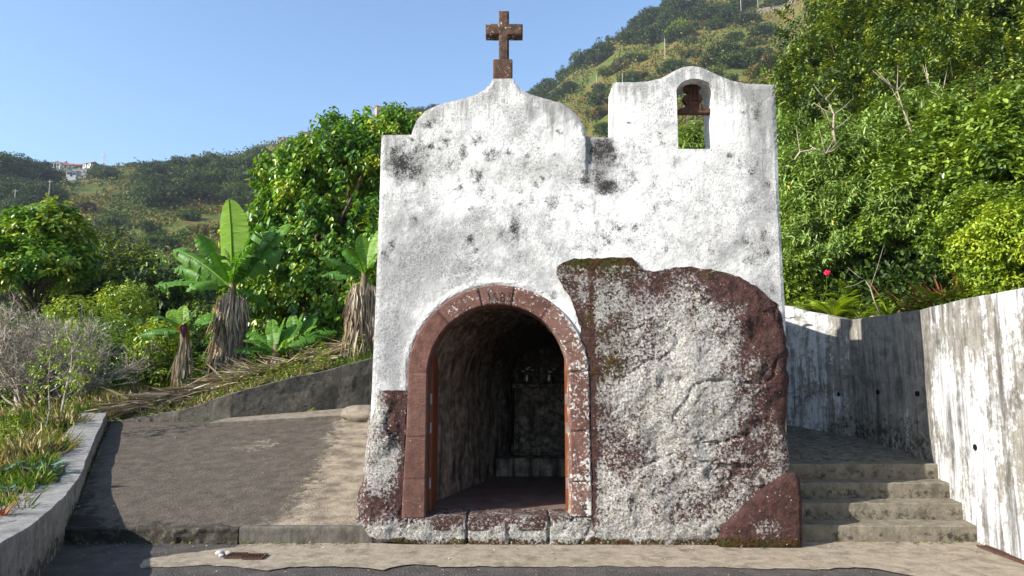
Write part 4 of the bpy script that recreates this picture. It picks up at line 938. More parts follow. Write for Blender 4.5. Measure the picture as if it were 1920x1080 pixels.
def branches(mb, base, ell, rr, r0=.12, n=14, sides=7, wob=.12):
    base = Vector(base); tops = [Vector((e[0], e[1], e[2])) for e in ell]; cen = sum(tops, Vector()) / len(tops)
    fork = base.lerp(Vector((cen.x * .5 + base.x * .5, cen.y * .5 + base.y * .5, base.z + (cen.z - base.z) * .45)), 1)
    def path(a, b, k=5):
        out = []
        for i in range(k + 1):
            t = i / k; p = a.lerp(b, t); s_ = math.sin(t * math.pi) * (b - a).length * wob
            out.append(p + Vector((rr.uniform(-s_, s_), rr.uniform(-s_, s_), rr.uniform(0, s_) * .6)))
        out[0] = a; return out
    pth = path(base, fork, 4); mb.tube(pth, [r0 * (1 - .1 * i) for i in range(5)], sides)
    for i in range(n):
        e = ell[i % len(ell)]; d = Vector((rr.gauss(0, 1), rr.gauss(0, 1), rr.gauss(.4, 1))).normalized()
        tip = Vector((e[0] + d.x * e[3] * .8, e[1] + d.y * e[4] * .8, e[2] + d.z * e[5] * .8)); st = fork if i % 3 else pth[3]
        p = path(st, tip, 5); r1 = r0 * rr.uniform(.3, .55); mb.tube(p, [r1 * (1 - .16 * k) for k in range(6)], max(4, sides - 2))
        for q in range(3):
            s0 = p[2 + q]; dd = Vector((rr.gauss(0, 1), rr.gauss(0, 1), rr.gauss(.5, 1))).normalized(); L_ = rr.uniform(.2, .5) * min(e[3:6])
            mb.tube([s0, s0 + dd * L_ * .5 + Vector((0, 0, .05 * L_)), s0 + dd * L_], [r1 * .4, r1 * .25, r1 * .1], 4)
def make_tree(name, label, cat, base, ell, mat, fkw, seed, r0=.12, nb=14, bark='bark', group=None, crown='crown', trunk='trunk', rz=0):
    rs = RS(seed); rr = random.Random(seed); t = thing(name, label, cat, base, rz, group)
    fol_obj(crown, [foliage(ell, rs=rs, seed=seed, **fkw)], MAT[mat], t)
    mb = MB(); branches(mb, (0, 0, -.3), ell, rr, r0, nb); mb.build(trunk, MAT[bark], t, smooth=True)
    return t
def lobes(rx, ry, h, n, seed, z0=.3, r=.45):
    rr = random.Random(seed); out = [(0, 0, h * .55, rx * .7, ry * .7, h * .42)]
    for i in range(n):
        a = i * 2.4 + rr.uniform(-.4, .4); q = rr.uniform(.35, .75); zz = h * rr.uniform(z0, .85); s_ = rr.uniform(.7, 1.2) * r
        out.append((math.cos(a) * rx * q, math.sin(a) * ry * q, zz, rx * s_, ry * s_, h * s_ * .55))
    return out

# --- the big broad-leaved tree left of the chapel
bx, byy = atY(612, 600, 16.2).x, 16.2; gzb = gz(bx, byy)
def EL(px, py, Y, rx, rz, ry=None): p = atY(px, py, Y); return (p.x - bx, Y - byy, p.z - gzb, rx, ry or rx, rz)
ell = [EL(640, 330, 16.9, 1.15, 1.2), EL(590, 400, 16.7, 1.2, 1.2), EL(560, 480, 16.3, 1.15, 1.2), EL(690, 330, 17.2, 1.1, 1.2), EL(650, 470, 16.3, 1.3, 1.4), EL(620, 580, 15.9, 1.3, 1.0), EL(540, 340, 17.1, .8, .7), EL(515, 440, 16.9, .75, .9),
       EL(625, 268, 17.1, .55, .65), EL(715, 262, 17.5, .8, .7), EL(740, 300, 17.5, 1.0, 1.0), EL(680, 560, 16.1, 1.2, 1.1), EL(560, 600, 16.1, 1.1, .9), EL(575, 310, 17.0, .6, .6), EL(500, 560, 16.3, .8, .8), EL(520, 500, 16.5, .7, .8), EL(765, 262, 18.2, 1.0, .7), EL(735, 245, 18.0, .7, .5), EL(470, 450, 16.8, .5, .6), EL(478, 590, 16.4, .7, .8), EL(490, 520, 16.6, .6, .7)]
make_tree('broadleaf_tree', 'tall leafy tree with drooping bright green leaves rising beside the white chapel', 'tree', (bx, byy, gzb), ell, 'leafA',
          dict(ntw=4800, per=8, tw=.30, L=.155, W=.082, droop=.85, up=.7, thr=.46, freq=1.5, surf=.3, ldroop=.25, bright=.08), 21, .16, 26)
# --- rounded bright tree at the left edge
bx, byy = atY(75, 560, 21).x, 21.0; gzb = gz(bx, byy)
ell = [EL(85, 440, 21, 1.05, .65), EL(30, 470, 21, 1.2, .65), EL(115, 450, 21, .75, .6), EL(95, 410, 21, .5, .42), EL(-20, 455, 21.5, 1.3, .7), EL(60, 500, 20.5, 1.5, .7), EL(135, 490, 20.8, .55, .55), EL(40, 425, 21, .5, .4)]
make_tree('round_tree', 'rounded bright yellow green tree behind the bare grey shrub', 'tree', (bx, byy, gzb), ell, 'leafA', dict(ntw=3000, per=8, tw=.32, L=.19, W=.10, droop=.35, up=.8, thr=.40, freq=1.1, surf=.3, bright=.26), 5, .14, 16)
# --- dark trees between the shrub and the banana
for k, (px, py, Y, sx, sz, lab) in enumerate([(205, 510, 24, 1.4, 1.3, 'dark green bushy tree between the grey shrub and the tall banana'), (290, 560, 22, 1.3, .9, 'small dark bush below the long drooping banana leaf'), (165, 530, 27, 1.7, 1.6, 'dark leafy tree half hidden behind the bare grey shrub'),
                                              (370, 520, 30, 1.3, 1.0, 'low green tree glimpsed behind the crown of the tall banana'), (295, 515, 34, 1.6, 1.0, 'mid green bush on the valley side left of the banana leaves')]):
    bx, byy = atY(px, py, Y).x, Y; gzb = gz(bx, byy); zc = atY(px, py, Y).z - gzb
    ell = [(0, 0, zc, sx, sx, sz), (sx * .6, .2, zc - sz * .4, sx * .7, sx * .7, sz * .8), (-sx * .6, 0, zc - sz * .3, sx * .7, sx * .7, sz * .8), (.1, -.4, zc - sz * .9, sx * .9, sx * .9, sz * .8), (0, 0, max(.5, zc - sz * 1.8), sx, sx, sz)]
    make_tree('leafy_bush', lab, 'bush', (bx, byy, gzb), ell, 'leafD' if k != 4 else 'leafB', dict(ntw=1500, per=7, tw=.3, L=.17, W=.08, droop=.3, thr=.40, freq=1.2, surf=.35, bright=.1), 30 + k, .08, 8)
# --- bare grey shrub
def bare_shrub():
    Yb = 13.6; p = atY(70, 690, Yb); zb = gz(p.x, Yb); t = thing('bare_shrub', 'large leafless shrub of tangled grey twigs on the left bank', 'shrub', (p.x, Yb, zb)); rr = random.Random(8)
    mb = MB(); tw = MB()
    def grow(a, d, L_, r, lv):
        n = 4; pts = [a]; dd = d.copy()
        for i in range(n): dd = (dd + Vector((rr.gauss(0, .13), rr.gauss(0, .13), rr.gauss(.02, .10)))).normalized(); pts.append(pts[-1] + dd * L_ / n)
        (mb if lv < 2 else tw).tube(pts, [r * (1 - .16 * i) for i in range(n + 1)], 6 if lv < 2 else 3, lv < 2)
        if lv < 5:
            for i in range([6, 5, 4, 4, 3][lv]):
                s0 = pts[rr.choice([2, 3, 4])] if lv else pts[rr.choice([1, 2, 3, 4])]
                e = (dd + Vector((rr.gauss(0, .62), rr.gauss(0, .55), rr.gauss(.05, .38)))).normalized(); grow(s0, e, L_ * rr.uniform(.55, .82), r * .60, lv + 1)
    for k in range(6): a = k * 1.05; grow(Vector((math.cos(a) * .15, math.sin(a) * .1, 0)), Vector((math.cos(a) * .7, math.sin(a) * .5, 1)).normalized(), .88, .05, 0)
    mb.build('main_branches', MAT['twig'], t, smooth=True); tw.build('twigs', MAT['twig'], t)
bare_shrub()

# --- banana plants
def banana_leaf(L_, W_, bend, seed, torn=.3, cup=.25):
    """leaf along +x with arching midrib; returns verts, faces"""
    rs = random.Random(seed); n = 46; m = 5; V = []; x = 0; zz = 0; ang = 0; pts = []
    for i in range(n + 1):
        t = i / n; pts.append((x, zz, ang)); ang -= bend / n * (.4 + 1.2 * t); x += math.cos(ang) * L_ / n; zz += math.sin(ang) * L_ / n
    Fc = []; rnd = []
    segL = [[0] * (n + 1), [0] * (n + 1)]
    for sd_ in (0, 1):
        cur = 0; dr = 0
        for i in range(n + 1):
            if rs.random() < torn * .45: dr = rs.uniform(0, 1) * torn * 1.6; cur += 1
            segL[sd_][i] = (cur, dr)
    for sd_ in (0, 1):
        sgn = -1 if sd_ == 0 else 1
        for i in range(n):
            t0, t1 = i / n, (i + 1) / n
            if t0 < .10: continue
            sg, dr = segL[sd_][i]
            brk = segL[sd_][i + 1][0] != sg
            def wd(t): u = (t - .10) / .90; return W_ * .5 * min(1, (u / .28 + .02)) ** .5 * (math.sqrt(max(0, 1 - ((u - .62) / .38) ** 2)) if u > .62 else 1)
            base = len(V)
            for tt, ii, gap in ((t0, i, 0), (t1 - (.006 if brk else 0), i + 1, 1)):
                px_, pz_, an = pts[ii]
                for k in range(m):
                    f = k / (m - 1); w_ = wd(tt) * f; dn = cup * w_ - dr * w_ * f * 1.1
                    th_ = dr * .6 * f; yy = sgn * (w_ * math.cos(th_)); hh = dn + (rs.uniform(-.006, .006))
                    V.append((px_ - math.sin(an) * hh - w_ * .12, yy, pz_ + math.cos(an) * hh)); rnd.append(.45 + .12 * math.sin(ii * 2.1) * f + .1 * f)
            for k in range(m - 1):
                q = [base + k, base + k + 1, base + m + k + 1, base + m + k]; Fc.append(q if sgn > 0 else q[::-1])
    mid = MB(); mid.tube([(p_[0], 0, p_[1] - .008) for p_ in pts[::3] + [pts[-1]]], [.028 * (1 - .85 * i / (len(pts[::3]))) * (L_ / 1.6) for i in range(len(pts[::3]) + 1)], 5)
    n0 = len(V); V += [tuple(v) for v in mid.v]; Fc += [[n0 + q for q in f] for f in mid.f]; rnd += [.95] * len(mid.v)
    return V, Fc, rnd
def banana(base, label, H, leaves, skirt, seed, lean=.0, group='banana plants on the bank'):
    leaves = [(a, e, L_, W_ * (1 if (e > 80 or d_) else .80), b * 1.15, min(1, t_ * 1.25 + .1) if e < 80 else t_, to, d_) for a, e, L_, W_, b, t_, to, d_ in leaves]
    t = thing('banana_plant', label, 'banana plant', base, 0, group); rr = random.Random(seed)
    mb = MB(); mb.tube([(0, 0, -.2), (lean * .3, 0, H * .33), (lean * .7, 0, H * .66), (lean, 0, H), (lean * 1.1, 0, H + .25)], [.13, .12, .10, .085, .05], 12); mb.build('pseudostem', MAT['stem'], t, smooth=True)
    for k, (az, el, L_, W_, bend, torn, tone, dry) in enumerate(leaves):
        V, Fc, rnd = banana_leaf(L_, W_, bend, seed * 31 + k, torn); V = np.array(V)
        M0 = Matrix.Rotation(R(az), 3, 'Z') @ Matrix.Rotation(-R(el), 3, 'Y'); sg_ = 1 if (M0 @ Vector((0, -1, 0))).y < 0 else -1; M = M0 @ Matrix.Rotation(R(sg_ * rr.uniform(30, 62) if el < 80 else 0), 3, 'X'); V = V @ np.array(M).T + np.array([lean, 0, H + .05 - .12 * dry])
        o = mesh_obj('leaf', V, Fc, MAT['bananadry' if dry else 'banana'], t, {'rnd': np.clip(np.array(rnd) + tone, 0, 1)}, smooth=True)
        if dry: o['label'] = 'yellowed withered leaf hanging down'
    if skirt:
        rs = RS(seed); n = int(800 * skirt); z1 = rs.uniform(.15, 1, n) * H * .98; a = rs.uniform(0, 6.28, n); r0 = (.11 + (.17 * rs.rand(n)) * min(1, skirt)) * (1 + .25 * (1 - z1 / H))
        p = np.stack([np.cos(a) * r0 + lean * z1 / H, np.sin(a) * r0, z1], 1); D = np.stack([np.cos(a) * .10, np.sin(a) * .10, -np.ones(n)], 1) + rs.randn(n, 3) * .13
        A = leaf_arrays(p, D, np.stack([np.cos(a), np.sin(a), 0 * a], 1) + rs.randn(n, 3) * .5, rs.uniform(.25, .75, n) * min(1, H), rs.uniform(.012, .055, n), np.clip(.62 + .28 * rs.randn(n), 0, 1), .05, .4, 'lance')
        fol_obj('dead_leaf_skirt', [A], MAT['straw'], t)
    return t
def at_bank(px, py, Y): p = atY(px, py, Y); return (p.x, Y, gz(p.x, Y))
b0 = at_bank(428, 690, 14.2)
H0 = atY(425, 545, 14.2).z - b0[2]
banana(b0, 'tallest banana plant, one broad upright leaf and a thick straw skirt on its trunk', H0,
       [(250, 86, 1.85, .74, .12, .0, .35, 0), (186, 42, 1.8, .50, .75, .5, -.02, 0), (172, 26, 1.75, .52, .6, .8, .0, 0), (200, 12, 1.5, .45, .5, .9, .05, 0), (165, 56, 1.6, .45, .4, .4, .1, 0), (10, 66, 1.55, .55, .35, .6, .05, 0), (-15, 50, 1.35, .55, .6, .8, -.05, 0),
        (20, 58, 1.85, .50, .25, .3, .15, 0), (330, 72, 1.5, .55, .3, .6, .0, 0), (215, 66, 1.3, .5, .4, .5, -.05, 0), (80, 62, 1.6, .5, .6, .5, -.1, 0), (290, 60, 1.3, .45, .9, .4, 0, 0), (240, 20, 1.0, .4, 1.3, .5, .1, 0), (205, -35, .6, .26, .8, .9, .1, 1), (-25, -45, .62, .26, .7, .9, .3, 1), (10, -10, .9, .3, 1.1, .8, -.1, 0), (270, -60, .6, .2, .7, .8, -.3, 1)], 2.6, 2)
b1 = at_bank(680, 632, 13.7); H1 = atY(684, 525, 13.7).z - b1[2]
banana(b1, 'banana plant with a straw trunk standing close to the chapel wall', H1, [(150, 55, 1.0, .36, .6, .2, .0, 0), (120, 82, .95, .34, .3, .1, .25, 0), (30, 76, 1.15, .42, .25, .1, .3, 0), (-20, 45, 1.0, .4, .7, .3, .05, 0), (190, 20, .9, .36, .8, .6, -.1, 0), (260, 60, .8, .35, .8, .2, .05, 0), (-60, 50, .9, .4, .7, .3, .1, 0), (215, 35, 1.0, .3, .8, .7, -.2, 0)], 1.3, 4)
b2 = at_bank(342, 700, 13.4); H2 = atY(342, 628, 13.4).z - b2[2]
bp_ = banana(b2, 'small banana plant carrying a purple flower bud above pale new leaves', H2, [(175, 55, .65, .34, .6, .0, .3, 0), (150, 72, .6, .3, .4, .0, .4, 0), (20, 50, .7, .34, .7, .3, .1, 0), (-30, 30, .75, .3, .6, .4, .0, 0), (230, 45, .7, .34, .9, .1, .1, 0), (100, 60, .7, .32, .5, .1, .0, 0), (190, 10, .9, .3, .7, .6, -.1, 0), (280, 40, .5, .3, .9, .1, .25, 0)], .07, 6)
st_ = MB(); st_.tube([(.02, -.05, H2), (.04, -.12, H2 + .26), (.08, -.2, H2 + .30), (.10, -.24, H2 + .24)], .018, 6); fb = st_.build('flower_stalk', MAT['stem'], bp_, smooth=True)
m_ = MB(); m_.lathe([(0, -.24), (.03, -.20), (.062, -.10), (.066, -.03), (.05, .04), (.02, .08), (0, .09)], (.10, -.26, H2 + .16), 12); m_.build('flower_bud', MAT['bud'], bp_, smooth=True)
rs = RS(4); A = leaf_arrays(np.array([[.13, -.28, H2 + .2], [.07, -.3, H2 + .2]]), np.array([[.5, -.1, -.8], [-.4, -.3, -.8]]), np.array([[1, 0, .4], [-1, 0, .4]]), [.2, .2], [.08, .08], np.array([.2, .5]), .1, .2)
fol_obj('bract', [A], MAT['redleaf'], bp_)
for k, (px, py, Y, H, lab, s_) in enumerate([(518, 640, 13.7, .4, 'low banana sucker with spreading dark leaves right of the tallest plant', 1.0), (555, 625, 14.2, .5, 'low banana sucker with a torn leaf under the big leafy tree', .9), (262, 660, 14.4, .3, 'short banana sucker left of the purple flower bud', .7), (95, 700, 17, .3, 'tiny banana sucker among weeds beyond the parapet', .6)]):
    b = at_bank(px, py, Y)
    banana(b, lab, H, [(170 + 9 * k, 45, 1.0 * s_, .36, .8, .3, .0, 0), (135, 65, .9 * s_, .32, .5, .1, .1, 0), (40, 62, .9 * s_, .34, .5, .2, .0, 0), (5, 35, 1.0 * s_, .34, .8, .4, .0, 0), (-40, 50, .7 * s_, .3, .8, .3, .25, 0), (230, 40, .7 * s_, .3, .9, .2, .1, 0), (95, 75, .8 * s_, .25, .3, .1, .1, 0), (200, 20, .8 * s_, .3, .7, .5, -.1, 0)], .25, 9 + k)

# --- shrubs on the slope behind the right wall (four kinds, copied)
def shrub(name, label, base, rx, ry, h, mat, fkw, seed, group, bark='bark'):
    return make_tree(name, label, 'shrub', base, lobes(rx, ry, h, 9, seed), mat, fkw, seed, .045, 12, bark, group)
FB = dict(ntw=1900, per=9, tw=.28, L=.19, W=.048, droop=.35, up=.7, thr=.44, freq=1.7, surf=.35, shape='lance', bright=.14, ldroop=.22)
FC = dict(ntw=2200, per=9, tw=.30, L=.115, W=.065, droop=.1, up=.9, thr=.45, freq=1.9, surf=.35, bright=.12)
FD = dict(ntw=2600, per=9, tw=.28, L=.11, W=.055, droop=.1, up=.7, thr=.50, freq=1.3, surf=.3, bright=.08)
FE = dict(ntw=1700, per=9, tw=.26, L=.09, W=.05, droop=.1, up=.8, thr=.36, freq=1.6, surf=.35)
GB = 'shrubs on the slope behind the retaining wall'
protoB = shrub('lance_leaf_shrub', '', (0, 0, 0), 1.5, 1.3, 2.6, 'leafB', FB, 41, GB, 'palebark')
protoC = shrub('glossy_shrub', '', (0, 0, 0), 1.4, 1.2, 2.5, 'leafC', FC, 42, GB)
protoD = shrub('evergreen_tree', '', (0, 0, 0), 2.2, 2.0, 3.8, 'leafD', FD, 43, GB)
protoE = shrub('yellow_green_shrub', '', (0, 0, 0), 1.1, 1.0, 1.7, 'leafE', FE, 44, GB)
used = {}
def put(proto, px, py, Y, sc, label, rz, sq=1.0):
    """py: pixel row of the crown's middle; the shrub stands on the slope at depth Y"""
    p = atY(px, py, Y); h = {protoB: 1.45, protoC: 1.4, protoD: 2.1, protoE: .95}[proto] * sc * sq; g = gz(p.x, Y); z = p.z - h
    z = min(z, g + .9) if z > g else max(z, g - 1.6)
    S_ = (sc, sc, sc * sq)
    if proto not in used: used[proto] = 1; proto.location = (p.x, Y, z); proto.rotation_euler = (0, 0, rz); proto.scale = S_; proto['label'] = label; proto['category'] = 'shrub' if proto != protoD else 'tree'; return proto
    return dup(proto, (p.x, Y, z), rz, S_, label)
SH = [  # kind, px, py, Y, scale, label
 (protoB, 1545, 430, 11.9, .62, 'pale lance leaved shrub just above the clipped rose bush'), (protoB, 1590, 330, 13.2, .85, 'pale lance leaved shrub halfway up the slope beside the bell gable'), (protoB, 1500, 255, 14.5, .85, 'lance leaved shrub touching the upper edge of the bell gable'),
 (protoB, 1700, 300, 13.6, .9, 'sunlit lance leaved shrub in the middle of the slope'), (protoB, 1520, 360, 12.6, .7, 'lance leaved shrub with bare pale branches next to the tower'), (protoB, 1640, 420, 11.8, .72, 'drooping lance leaved shrub above the ferns'),
 (protoB, 1820, 260, 13.0, .95, 'tall feathery lance leaved shrub under the dark crowns'), (protoB, 1440, 215, 17, 1.0, 'lance leaved shrub peeping behind the right shoulder of the gable'), (protoB, 1300, 262, 17, 1.1, 'green shrub seen through the bell opening'),
 (protoC, 1720, 420, 11.2, .78, 'glossy dark shrub above the warm field stones'), (protoC, 1810, 380, 11.0, .85, 'glossy oval leaved shrub right of the slope centre'), (protoC, 1890, 330, 11.2, .95, 'glossy oval leaved shrub at the frame edge over the yellow bush'), (protoC, 1760, 330, 12.2, .9, 'glossy shrub with upright shoots below the twisted branch'),
 (protoC, 1860, 440, 9.8, .6, 'glossy low shrub behind the yellow green bush'), (protoC, 1660, 370, 12.4, .8, 'glossy shrub between two pale lance leaved shrubs'), (protoC, 1960, 380, 10.4, .95, 'glossy shrub cut by the frame edge'),
 (protoD, 1585, 90, 24, 1.35, 'dark evergreen tree at the left end of the upper row'), (protoD, 1700, 40, 25, 1.5, 'dark evergreen tree standing tallest in the upper row'), (protoD, 1830, 90, 22, 1.35, 'dark evergreen tree above the feathery shrub'), (protoD, 1640, 190, 19.5, 1.1, 'dark spreading evergreen below the upper row'),
 (protoD, 1760, 170, 17, .95, 'dark spreading evergreen with yellowish shoots in the slope centre'), (protoD, 1905, 60, 20, 1.35, 'dark evergreen tree in the top corner of the slope'), (protoD, 1880, 190, 15, .9, 'dark evergreen bush beneath the corner tree'), (protoD, 1770, -30, 31, 1.9, 'pale topped evergreen tree on the slope crest'),
 (protoD, 1560, 205, 20.5, .95, 'dark evergreen bush bordering the open hillside'), (protoD, 1950, -60, 25, 1.5, 'evergreen tree at the crest beyond the corner tree'), (protoD, 1640, -20, 32, 1.9, 'evergreen tree on the crest over the terraces'),
 (protoE, 1880, 490, 8.9, .62, 'yellow green bush leaning over the white retaining wall'), (protoE, 1935, 460, 8.4, .62, 'yellow green bush at the frame edge above the white wall'), (protoE, 1850, 540, 9.0, .34, 'small yellow green bush on the wall top'), (protoE, 1480, 210, 16.5, .9, 'yellowish shrub beside the top of the bell gable'),
]
for k, (pr_, px, py, Y, sc, lab) in enumerate(SH): put(pr_, px, py, Y, sc, lab, k * 1.7)
# rose bush with one red flower
rb = at_bank(1508, 560, 10.9); zc = atY(1508, 505, 10.9).z - rb[2]
rose = make_tree('rose_bush', 'dense dark green bush with one pink red flower above the corner of the wall', 'bush', (rb[0], 11.6, gz(rb[0], 11.6)), [(0, 0, zc, .42, .4, .36), (-.2, 0, zc - .2, .35, .35, .35), (.25, -.05, zc - .25, .33, .3, .35), (0, 0, .2, .45, .4, .3)], 'leafC', dict(ntw=900, per=7, tw=.14, L=.06, W=.035, droop=.0, up=.6, thr=.3, freq=3, surf=.35, bright=.1), 60, .02, 10)
fl = atY(1550, 512, 10.7); m_ = MB(); rr = random.Random(2)
for k in range(9): a = k * 2.4; m_.blob(Vector((math.cos(a) * .028 * (k > 2), -.01 * k * .3, math.sin(a) * .026 * (k > 2))), (.026, .014, .024), k, .25, 2)
o = m_.build('flower', MAT['petal'], rose, smooth=True); o.location = Vector(fl) - Vector(rose.location); 
m_ = MB(); m_.tube([(0, 0, .0), (.03, .1, -.25), (0, .3, -.5)], .006, 5); o2 = m_.build('flower_stem', MAT['leafC'], rose, {'rnd': np.full(len(m_.v), .4)}); o2.location = o.location
# ferns
def fern(base, label, n, L_, seed, tone=0, arch_=1.2, droopy=0):
    rs = RS(seed); t = thing('fern', label, 'fern', base, 0, 'ferns above the retaining wall'); A = []
    for k in range(n):
        az = rs.uniform(0, 6.28); el = rs.uniform(.7, 1.35) if not droopy else rs.uniform(.0, .4); m = 26; ll = L_ * rs.uniform(.7, 1.1); s_ = np.linspace(0, 1, m); an = el - arch_ * s_ ** 1.3
        dx = np.cumsum(np.cos(an)) * ll / m; dz = np.cumsum(np.sin(an)) * ll / m; P = np.stack([np.cos(az) * dx, np.sin(az) * dx, dz], 1)
        T_ = np.stack([np.cos(az) * np.cos(an), np.sin(az) * np.cos(an), np.sin(an)], 1); S = np.array([-math.sin(az), math.cos(az), 0]); w = ll * .17 * np.sin(np.pi * np.clip(s_ * .92 + .1, 0, 1)) ** .7
        for sg in (-1, 1): A.append(leaf_arrays(P, S * sg + T_ * .45, np.tile(np.cross(S, T_.mean(0)) * -1 + [0, 0, .5], (m, 1)), w, w * .28 + .004, np.clip(.5 + tone + rs.randn(m) * .15, 0, 1), .15, .1, 'lance'))
        A.append(leaf_arrays(P[:-1], np.diff(P, axis=0), np.tile([0, 0, 1.], (m - 1, 1)), np.full(m - 1, ll / m * 1.2), np.full(m - 1, .006), np.full(m - 1, .9), 0, 0))
    fol_obj('fronds', A, MAT['fern'], t)
for k, (px, py, Y, n, L_, tone, lab) in enumerate([(1565, 590, 10.4, 18, .62, .25, 'bright yellow green fern beside the rose bush'), (1615, 600, 10.1, 10, .38, .0, 'mid sized fern right of the brightest fern'), (1760, 580, 9.3, 7, .60, .35, 'sprawling pale fern over the rusty dead fronds'), (1800, 545, 9.4, 5, .55, .3, 'upright pale fern by the yellow green bush'), (1530, 585, 10.7, 10, .42, .3, 'fern squeezed between the rose bush and the wall top'), (1590, 560, 11.0, 12, .6, .2, 'taller fern rising behind the brightest fern'), (1680, 575, 10.4, 11, .5, .25, 'yellowish fern behind the strap leaved plant'), (1730, 590, 9.6, 9, .42, .1, 'fern arching over the largest field stone')]):
    fern(at_bank(px, py, Y), lab, n, L_, 70 + k, tone)
wf = atY(1481, 598, 10.55); fern((wf.x, wf.y, wf.z), 'little fern growing out of the retaining wall face beside the boulder', 4, .26, 81, .1, 1.0, 1)
# strap leaved plants
def strap(base, label, n, L_, W_, mat, seed, tone=0):
    rs = RS(seed); t = thing('strap_leaf_plant', label, 'plant', base); A = []
    for k in range(n):
        az = rs.uniform(0, 6.28); el = rs.uniform(.8, 1.45); m = 9; ll = L_ * rs.uniform(.6, 1.1); s_ = np.linspace(0, 1, m + 1); an = el - 1.5 * s_ ** 1.6; dx = np.concatenate([[0], np.cumsum(np.cos(an[:-1]))]) * ll / m; dz = np.concatenate([[0], np.cumsum(np.sin(an[:-1]))]) * ll / m
        P = np.stack([np.cos(az) * dx, np.sin(az) * dx, dz], 1); S = np.array([-math.sin(az), math.cos(az), 0]); w = W_ * np.sqrt(np.maximum(1 - s_ ** 2.2, 0.001)) * .5
        V = np.concatenate([P - S * w[:, None], P + S * w[:, None]]); i = np.arange(m)[:, None]; Fc = np.concatenate([i, i + 1, i + m + 2, i + m + 1], 1); A.append((V, Fc, np.clip(np.full(len(V), .5 + tone + rs.randn() * .25), 0, 1)))
    fol_obj('leaves', A, MAT[mat], t); return t
strap(at_bank(1665, 605, 9.7), 'strap leaved plant with yellow edged blades beside the field stones', 22, .50, .035, 'leafE', 90)
strap(at_bank(1700, 600, 9.5), 'lower strap leaved clump in front of the field stones', 16, .34, .03, 'leafE', 91)
# dead rusty fronds
rs = RS(95); cpt = at_bank(1790, 570, 9.25); n = 420; P = np.stack([cpt[0] + rs.randn(n) * .34, cpt[1] + rs.randn(n) * .12, cpt[2] + rs.rand(n) * .16], 1)
A = leaf_arrays(P, np.stack([rs.randn(n), rs.randn(n) * .4, rs.rand(n) * .9 - .1], 1), rs.randn(n, 3), rs.uniform(.15, .5, n), rs.uniform(.006, .02, n), rs.rand(n) * .5, .2, .1, 'lance')
MAT['deadfrond'] = M_leaf('dead_rusty_frond', [(0, (.16, .05, .02)), (1, (.40, .17, .07))], .1, .8, .1, (1, .8, .6))
kind(fol_obj('dead_fern_litter', [A], MAT['deadfrond'], None), 'stuff')
for k, (px, py, Y, r_, lab) in enumerate([(1712, 560, 9.9, .20, 'largest warm coloured field stone above the retaining wall'), (1612, 583, 10.2, .10, 'pale angular stone between the two ferns'), (1520, 570, 10.9, .07, 'small pinkish stone at the foot of the rose bush'), (1642, 580, 10.0, .13, 'flat grey stone beside the thin pale sapling')]):
    b = at_bank(px, py, Y); m_ = MB(); m_.blob((0, 0, 0), (r_ * 1.2, r_, r_ * .75), k + 5, .22, 3); o = m_.build('field_stone', MAT['fieldstone'], None); o.location = (b[0], b[1], b[2] + r_ * .35); tag(o, lab, 'stone')
# pale bare branches standing out of the shrubs
def bare(base, label, pts, r, seed, sub=8):
    t = thing('bare_branch', label, 'branch', base); rr = random.Random(seed); mb = MB(); pts = [Vector(p) for p in pts]; mb.tube(pts, [r * (1 - .7 * i / (len(pts) - 1)) for i in range(len(pts))], 7)
    for k in range(sub):
        i = rr.randrange(1, len(pts)); a = pts[i]; d = Vector((rr.gauss(0, 1), rr.gauss(0, .5), rr.gauss(.5, .7))).normalized(); L_ = rr.uniform(.2, .6)
        mb.tube([a, a + d * L_ * .5 + Vector((0, 0, .04)), a + d * L_ + Vector((0, 0, .12))], [r * .45, r * .3, r * .12], 5)
    mb.build('wood', MAT['palebark'], t, smooth=True); return t
def brpts(L3, Y): 
    P = [atY(px, py, Y) for px, py in L3]; b = P[0]; return b, [p - b for p in P]
for k, (L3, Y, r, lab) in enumerate([([(1568, 270), (1562, 245), (1564, 215), (1555, 195), (1548, 185)], 11.8, .028, 'forked pale bare branch beside the tower, upper one'), ([(1490, 300), (1500, 285), (1530, 280), (1548, 288)], 11.4, .024, 'pale bare branch touching the gable side, lower one'), ([(1716, 270), (1705, 235), (1693, 205), (1682, 170)], 12.0, .022, 'straight pale stem rising from the middle of the slope'),
                                     ([(1650, 590), (1638, 560), (1632, 540), (1622, 525)], 9.7, .014, 'thin pale sapling leaning above the retaining wall'), ([(1890, 190), (1905, 175), (1925, 172)], 13.2, .045, 'thick brown twisted branch near the frame edge'), ([(1785, 200), (1765, 180), (1745, 172)], 13.0, .03, 'crooked brown branch under the dark crowns')]):
    b, P = brpts(L3, Y); bare(b, lab, P, r, 100 + k, 7 if k < 3 else 3)

